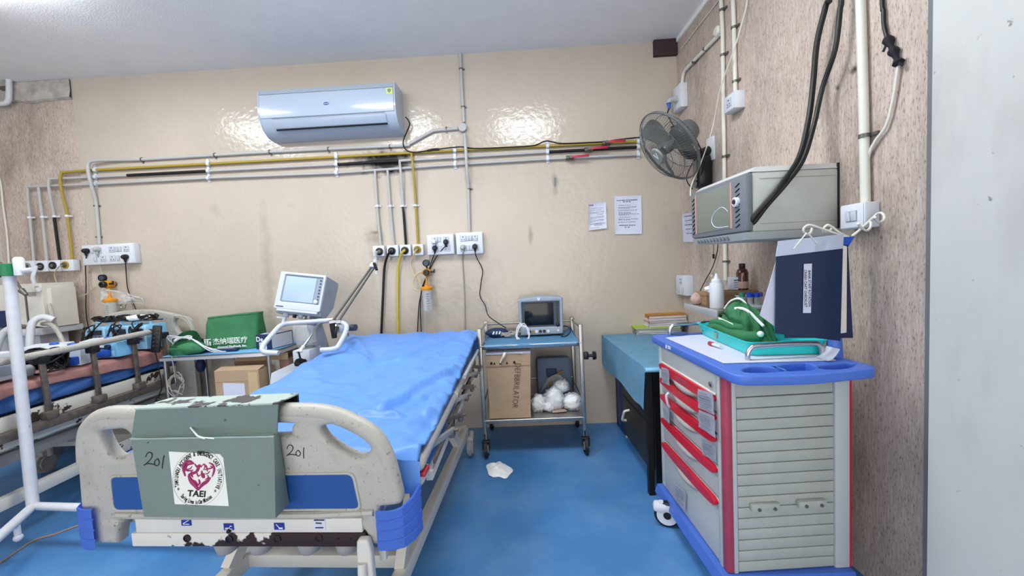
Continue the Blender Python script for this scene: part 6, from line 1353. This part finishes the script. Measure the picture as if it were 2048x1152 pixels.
for x in (fr_, -3.3):
    for y0, y1 in ((1.4, 1.75), (2.7, 2.3)): q2('lift_arm', G().bar((x+(.05 if x < -3 else -.05), y0, .24), (x+(.08 if x < -3 else -.08), y1, .43), .03, .05), 'cup_grey')
    for y in (1.1, 2.78):
        c = q2('caster', G().lathe([(.06, -.015), (.07, -.012), (.07, .012), (.06, .015), (.045, .012), (.045, -.012), (.06, -.015)], (x-.04, y, .071), (1, 0, 0), 24), 'ivory'); q2('caster_fork', G().box((x-.04, y, .14), (.06, .08, .04), bev=.012).cyl((x-.065, y, .071), (x-.015, y, .071), .05, n=20).cyl((x, y, .12), (x, y, .21), .016), 'ivory', c)
m2 = T('mattress', 'mattress with pink sheet over blue on the second bed', 'mattress', (-2.98, 2.0, .655))
MX0, MX1, M0, M1, MZt = -3.38, -2.575, .95, 3.05, .822
def m2f(u, v):
    y = M0+(M1-M0)*v
    if u < .8: k = u/.8; return Vector((MX0+(MX1-MX0)*k, y, MZt+.006*noise.noise((k*5, y*4, 1))-(.02*((k-.93)/.07)**2 if k > .93 else 0)))
    k = (u-.8)/.2; hem = .055+.02*math.sin(y*5)+.015*noise.noise((y*6, 0, 0)); return Vector((MX1+.012*math.sin(math.pi*k*.5)+.010*noise.noise((y*9, k, 3))*k, y, MZt-.02-k*hem))
g = G().grid(m2f, 50, 90); bmesh.ops.solidify(g.bm, geom=list(g.bm.faces), thickness=-.003); P('pink_sheet', g, 'pink', m2, ang=180)
def b2f(u, v): y = M0+(M1-M0)*v; f = noise.noise((y*8+u*4, u*2, 7)); return Vector((MX1-.004+.014*f*(.3+u)+.006*math.sin(y*22+u*7), y, MZt-.03-u*(.112+.012*noise.noise((y*4, 1, 1)))))
g = G().grid(b2f, 14, 120); bmesh.ops.solidify(g.bm, geom=list(g.bm.faces), thickness=.003); P('blue_sheet', g, 'bed2_blue', m2, ang=180)
P('mattress_core', G().span((MX0, M0, .657), (MX1-.03, M1, MZt-.008), .02), 'navy', m2)
# infusion pumps and other machines lying on it
BZt = MZt+.007
def pump(x, y, label, k=1.0, first=None):
    t = T('infusion_pump', label, 'infusion pump', (x, y, BZt), math.radians(-4), 'pale blue infusion pumps on the second bed')
    P('pump_case', G().box((0, .07, .088), (.155, .15, .175), bev=.008), 'pump_blue', t, local=True); P('front_face', curve2d([rounded([(-.076, .004), (.076, .004), (.076, .172), (-.076, .172)], .012), rounded([(-.058, .055), (.058, .055), (.058, .15), (-.058, .15)], .005)], .014, .003, basis((0, -.008, 0), (1, 0, 0), (0, 0, 1), (0, -1, 0))), 'pump_pale', t, local=True)
    P('display', G().box((-.002, -.006, .132), (.09, .006, .03)), 'bezel_dark', t, local=True); P('keypad', G().box((0, -.006, .088), (.105, .004, .05)), 'cup_grey', t, local=True)
    for i in range(6): P('key', G().box((-.03+.03*(i % 3), -.010, .10-.022*(i//3)), (.018, .006, .013), bev=.002), ('red_plastic', 'blue_strong', 'navy')[i % 3], t, local=True)
    P('carry_handle', G().tube([(-.05, .05, .172), (-.045, .05, .20), (.045, .05, .20), (.05, .05, .172)], .008, 8, smooth=3), 'pump_pale', t, local=True)
    return t
pump(-2.965, 2.86, 'pale blue infusion pump, left of the three by the headboard'); pump(-2.79, 2.86, 'pale blue infusion pump, middle of the three by the headboard'); pump(-2.655, 2.84, 'pale blue infusion pump, right of the three by the headboard, behind the handset')
t = T('compressor', 'light blue machine with knob in front of the right infusion pump', 'machine', (-2.615, 2.60, BZt), math.radians(-6))
P('case', G().box((0, .05, .05), (.115, .12, .10), bev=.008), 'pump_blue', t, local=True); P('knob', G().cyl((.0, -.01, .07), (.0, -.028, .07), .016), 'navy', t, local=True); P('lower_panel', G().box((-.01, -.0105, .026), (.09, .004, .035), bev=.002), 'pump_pale', t, local=True); P('cable_ring', G().tube([(-.045+.03*math.cos(a*.6), -.018, .045+.02*math.sin(a*.6)) for a in range(11)], .004, 6), 'black_rubber', t, local=True)
def syringe_pump(x, y, rz, label, num=None):
    t = T('syringe_pump', label, 'syringe pump', (x, y, BZt), rz, 'white and blue syringe pumps on the second bed')
    P('pump_case', G().hexa([(-.11, -.06, 0), (.10, -.06, 0), (.10, .06, 0), (-.11, .06, 0), (-.105, -.045, .112), (.095, -.045, .112), (.095, .055, .12), (-.105, .055, .12)]), 'white_plastic', t, local=True)
    P('blue_jaw', G().box((.055, -.07, .03), (.075, .035, .05), bev=.008), 'blue_strong', t, local=True); P('pump_display', G().box((-.03, -.053, .08), (.08, .006, .033), (-.11, 0, 0)), 'navy', t, local=True); P('key_strip', G().box((-.03, -.061, .04), (.08, .006, .012)), 'blue_strong', t, local=True)
    P('top_knob', G().sphere((.03, .0, .12), .018, 10, (1.4, 1, .6)), 'blue_strong', t, local=True)
    if num: P('lettering', text_g(num, .045, basis((.0, -.058, .07), (1, 0, 0), (0, .13, 1), (0, -1, .13))), 'ink_black', t, local=True)
syringe_pump(-2.70, 2.42, .25, 'white syringe pump with blue jaw, behind the middle rail post'); syringe_pump(-2.70, 2.64, .1, 'white syringe pump numbered 3, next to the light blue machine', '3'); syringe_pump(-2.90, 2.50, .2, 'white syringe pump farther from the rail, behind the black cable heap')
t = T('monitor_unit', 'grey-white monitor unit lying on its back on the second bed', 'monitor', (-2.76, 1.98, BZt), .12)
P('unit_case', G().box((0, 0, .075), (.28, .26, .15), bev=.018), 'white_plastic', t, local=True); P('handle_bar', G().tube([(-.12, -.10, .145), (-.12, -.10, .18), (.10, -.10, .18), (.10, -.10, .145)], .010, 8, smooth=3), 'white_plastic', t, local=True); P('side_panel', G().box((.141, 0, .055), (.004, .18, .05)), 'vent_grey', t, local=True); P('side_jack', G().cyl((.14, -.05, .06), (.15, -.05, .06), .012), 'black_plastic', t, local=True); P('lower_seam', G().box((0, 0, .035), (.282, .262, .004)), 'vent_grey', t, local=True)
t = T('probe_connector', 'grey round connector head lying beside the black cables', 'connector', (-2.615, 2.13, BZt)); P('head', G().lathe([(.028, 0), (.032, .008), (.032, .05), (.022, .06), (0, .06)], (-2.63, 2.11, BZt+.032), (.3, 1, 0)), 'wheel_grey', t); P('bore', G().lathe([(.022, -.002), (.015, .0), (0, .0)], (-2.63, 2.11, BZt+.032), (.3, 1, 0)), 'bezel_dark', t)
coil('black_cable', 'heap of coiled black cable on the second bed', (-2.69, 2.26, BZt), .13, 16, 'black_rubber', .0062, .7, .12, seed=4, cat='cable')
coil('black_cable', 'loose black cable loops on the grey-white monitor unit', (-2.70, 1.88, BZt+.155), .11, 5, 'black_rubber', .006, .8, .03, seed=6)
for k, (x, s_) in enumerate(((-2.95, 'left'), (-2.79, 'middle'), (-2.63, 'right'))): coil('black_cable', 'black mains leads heaped on the %s infusion pump' % s_, (x, 2.90, BZt+.205), .065, 5, 'black_rubber', .005, .7, .035, seed=20+k)
for k, (x, s_) in enumerate(((-2.965, 'left'), (-2.79, 'middle'), (-2.635, 'right'))):
    rr = random.Random(70+k); L = [(x+.07, 2.95, BZt+.20), (x+.05, 2.88, BZt+.205)]
    for q in range(4): L += [(x+rr.uniform(-.05, .07), 2.83-.004*q, BZt+.20-.01*q), (x+rr.uniform(-.07, .03), 2.815-.006*q, BZt+rr.uniform(.06, .13)), (x+rr.uniform(-.08, .05), 2.81-.006*q, BZt+rr.uniform(.03, .08)), (x+rr.uniform(-.06, .06), 2.815-.005*q, BZt+rr.uniform(.12, .17))]
    t = T('draped_lead', 'black mains lead draped down the front of the %s infusion pump' % s_, 'lead', (x, 2.83, BZt+.1)); P('cable', G().tube(L+[(x-.09, 2.80, BZt+.008)], .0042, 6, smooth=5), 'black_rubber', t)
t = T('folded_cloth', 'folded white cloth on top of the right infusion pump', 'cloth', (-2.68, 2.9, BZt+.2)); P('cloth', G().blob((-2.70, 2.90, BZt+.225), (.075, .05, .022), .2, 2, 3, 14, flat=-.8), 'tissue_white', t, ang=180)
for k, (x, y, s_) in enumerate(((-2.95, 2.35, 'nearest'), (-2.98, 2.46, 'farther'))):
    t = T('white_tray', 'flat white tray lying on the bed, %s of the two' % s_, 'tray', (x, y, BZt)); P('tray', G().box((x, y, BZt+.03), (.22, .08, .06), (0, 0, .2), bev=.006), 'white_plastic', t)
# handset hanging on the rail with its coiled lead
p = atX(315, 690, RX+.02); 
t = T('bed_handset', 'black bed control handset hooked on the raised handrail', 'handset', p)
HM = basis(atX(313, 678, RX+.045), (.9, .3, 0), (0.0, 0, 1), (.3, -.9, 0)) @ Matrix.Rotation(-.15, 4, 'Z')
P('handset_case', G(HM).box((0, 0, 0), (.056, .19, .024), bev=.008), 'black_plastic', t)
for i in range(10): P('button', G(HM).box((-.011+.022*(i % 2), .06-.027*(i//2), .013), (.013, .014, .004), bev=.002), 'cabinet_dark', t)
P('hook', G().bar(HM @ Vector((0, .05, -.012)), Vector((RX, (HM @ Vector((0, .05, 0))).y, .975)), .02, .006), 'black_plastic', t)
e = HM @ Vector((0, -.095, 0)); P('lead', G().tube([e, e+Vector((.01, 0, -.10)), e+Vector((.02, 0, -.24)), e+Vector((.0, .0, -.29)), e+Vector((.03, -.05, -.31))], .0035, 6, smooth=5), 'black_rubber', t)
L = []
s0 = e+Vector((.03, -.05, -.31)); s1 = s0+Vector((.02, -.22, -.12))
for k in range(120): f = k/119; a = k*.9; c = s0.lerp(s1, f)+Vector((0, 0, -.05*math.sin(math.pi*f))); L.append(c+Vector((.011*math.cos(a), 0, .011*math.sin(a))))
P('coiled_lead', G().tube(L, .003, 5), 'black_rubber', t)
# ================================================================ left ventilator, stand, odds and ends
lv = T('ventilator', 'old cream ventilator with blue display at the far left', 'ventilator', (-3.7, 3.05, 0))
def lvp(name, g, m, **k): return P(name, g, m, lv, **k)
Yv = 3.0
c = [atY(x, y, Yv) for x, y in ((-30, 572), (83, 566), (93, 655), (-30, 640))]
lvp('head_case', G().hexa([(c[0].x, Yv, c[3].z), (c[1].x, Yv, c[2].z), (c[1].x, Yv+.22, c[2].z), (c[0].x, Yv+.22, c[3].z), (c[0].x, Yv, c[0].z), (c[1].x, Yv, c[1].z), (c[1].x, Yv+.22, c[1].z), (c[0].x, Yv+.22, c[0].z)]), 'frame_white')
a, b = atY(0, 622, Yv-.02), atY(24, 655, Yv-.02); lvp('display', G().span((a.x-.1, Yv-.02, b.z), (b.x, Yv-.004, a.z), .003), 'navy')
lvp('side_step', G().span((c[1].x, Yv+.03, c[2].z), (c[1].x+.03, Yv+.2, c[1].z-.04)), 'frame_white'); lvp('name_plate', G().box((atY(64, 588, Yv).x, Yv-.002, atY(64, 588, Yv).z), (.06, .004, .03)), 'cup_grey'); lvp('knob', G().cyl((atY(75, 575, Yv).x, Yv, atY(75, 575, Yv).z), (atY(75, 575, Yv).x, Yv-.01, atY(75, 575, Yv).z), .012), 'cup_grey')
lvp('shelf', G().span((c[0].x, Yv-.05, c[2].z-.05), (c[1].x+.02, Yv+.24, c[2].z-.004), .006), 'vent_white'); lvp('lower_cabinet', G().span((c[0].x+.05, Yv, .1), (c[1].x-.06, Yv+.2, c[2].z-.05), .01), 'vent_white')
for x in (c[0].x+.08, c[1].x-.1): lvp('caster', G().cyl((x-.012, Yv+.05, .05), (x+.012, Yv+.05, .05), .05, n=16).cyl((x, Yv+.05, .05), (x, Yv+.05, .12), .012), 'wheel_grey')
lvp('breathing_tube', G().tube([atY(*q) for q in ((24, 655, Yv-.06), (5, 668, Yv-.08), (-8, 700, Yv-.1), (-14, 735, Yv-.12))], .022, 10, smooth=5), 'hose_white')
lvp('breathing_tube', G().tube([atY(*q) for q in ((108, 640, Yv-.05), (88, 634, Yv-.07), (70, 640, Yv-.1), (62, 655, Yv-.12), (60, 690, Yv-.14), (63, 715, Yv-.15))], .022, 10, smooth=5), 'hose_white')
lvp('breathing_tube', G().tube([atY(*q) for q in ((85, 648, Yv-.04), (100, 648, Yv-.06), (112, 658, Yv-.08), (122, 675, Yv-.1), (130, 695, Yv-.12))], .014, 8, smooth=5), 'ivory')
lvp('breathing_tube', G().tube([atY(*q) for q in ((98, 608, Yv+.0), (104, 630, Yv-.02), (112, 655, Yv-.02), (122, 675, Yv-.0))], .012, 8, smooth=5), 'ivory')
lvp('test_arm', G().tube([atY(0, 525, Yv-.05), atY(30, 560, Yv-.06), atY(47, 585, Yv-.08)], .008, 8).cyl(atY(42, 580, Yv-.08), atY(53, 590, Yv-.08), .02, .012).cyl(atY(51, 590, Yv-.08), atY(57, 645, Yv-.06), .006), 'clip_metal')
iv = T('drip_stand', 'white painted tubular stand at the left edge, in front of the second bed', 'stand', (-2.46, 1.97, 0))
def ivp(name, g, m, **k): return P(name, g, m, iv, **k)
base = atZ(66, 1012, .2); tp_ = atY(19, 560, base.y+.0)
ivp('post', G().cyl(base, tp_, .0235, .0225, 14), 'stand_white')
ivp('foot_tube', G().cyl(base, atZ(500, 1024, .2), .019, n=12), 'stand_white'); lf = atZ(-40, 1108, .2); ivp('foot_tube', G().cyl(base, lf, .021, n=12), 'stand_white'); bk = base+Vector((-.25, .08, -.02))
md = base.lerp(lf, .42); ivp('foot_peg', G().cyl(md+Vector((0, .012, .0)), md+Vector((0, .012, -.075)), .012).sphere(md+Vector((0, .012, -.075)), .018, 10), 'stand_white'); ivp('foot_peg', G().cyl(lf, (lf.x, lf.y, 0), .02), 'stand_white')
ep = atZ(500, 1024, .2); ivp('foot_peg', G().cyl(ep, (ep.x, ep.y, 0), .012), 'stand_white')
ivp('top_cap', G().cyl(tp_, tp_+Vector((0, 0, .02)), .024), 'white_plastic')
ivp('green_clamp', G().lathe([(.035, -.03), (.038, -.028), (.038, .028), (.035, .03), (0, .03)], tp_+Vector((.0, 0, .05)), (0, 0, 1)), 'green_plastic'); ivp('clamp_handle', G().box(tp_+Vector((-.08, -.01, .04)), (.1, .05, .05), bev=.012), 'black_cloth')
ivp('flow_fitting', G().lathe([(.02, -.03), (.02, .05), (.012, .06), (0, .06)], tp_+Vector((.055, 0, .05)), (0, 0, 1)).cyl(tp_+Vector((.05, 0, .04)), tp_+Vector((.12, 0, .045)), .012), 'white_plastic')
# thin loose cable on the floor
t = T('floor_cable', 'thin pale cable lying across the blue floor at the left', 'cable', atZ(80, 1078, .003)); P('cable', G().tube([atZ(x, y, .0045) for x, y in ((-20, 1138), (0, 1126), (40, 1098), (72, 1079), (110, 1068), (150, 1053), (175, 1046), (260, 1030))], .004, 6, smooth=4), 'cord_orange', t)
t = T('drain_pipe', 'short white bent pipe high on the left wall under the ceiling', 'pipe', MW @ w(8, 190)); P('pipe', G(MW).tube([w(18, 156, .05), w(18, 190, .05), w(16, 202, .05), w(8, 207, .05), w(-14, 208, .05)], .018, 10, smooth=4), 'stand_white', t); P('pipe_clip', G(MW).span((w(12, 180, .0).x, w(12, 184, 0).y, 0), (w(24, 176, 0).x, w(24, 176, 0).y, .04)), 'clip_metal', t)
t = T('thin_wire', 'thin white wire down the brown wall at the left edge', 'wire', MW @ w(8, 430)); P('wire', G(MW).tube(wt([(-6, 340), (2, 370), (6, 410), (14, 470), (18, 530)], .0), .006, 6, smooth=4), 'wire_white', t)
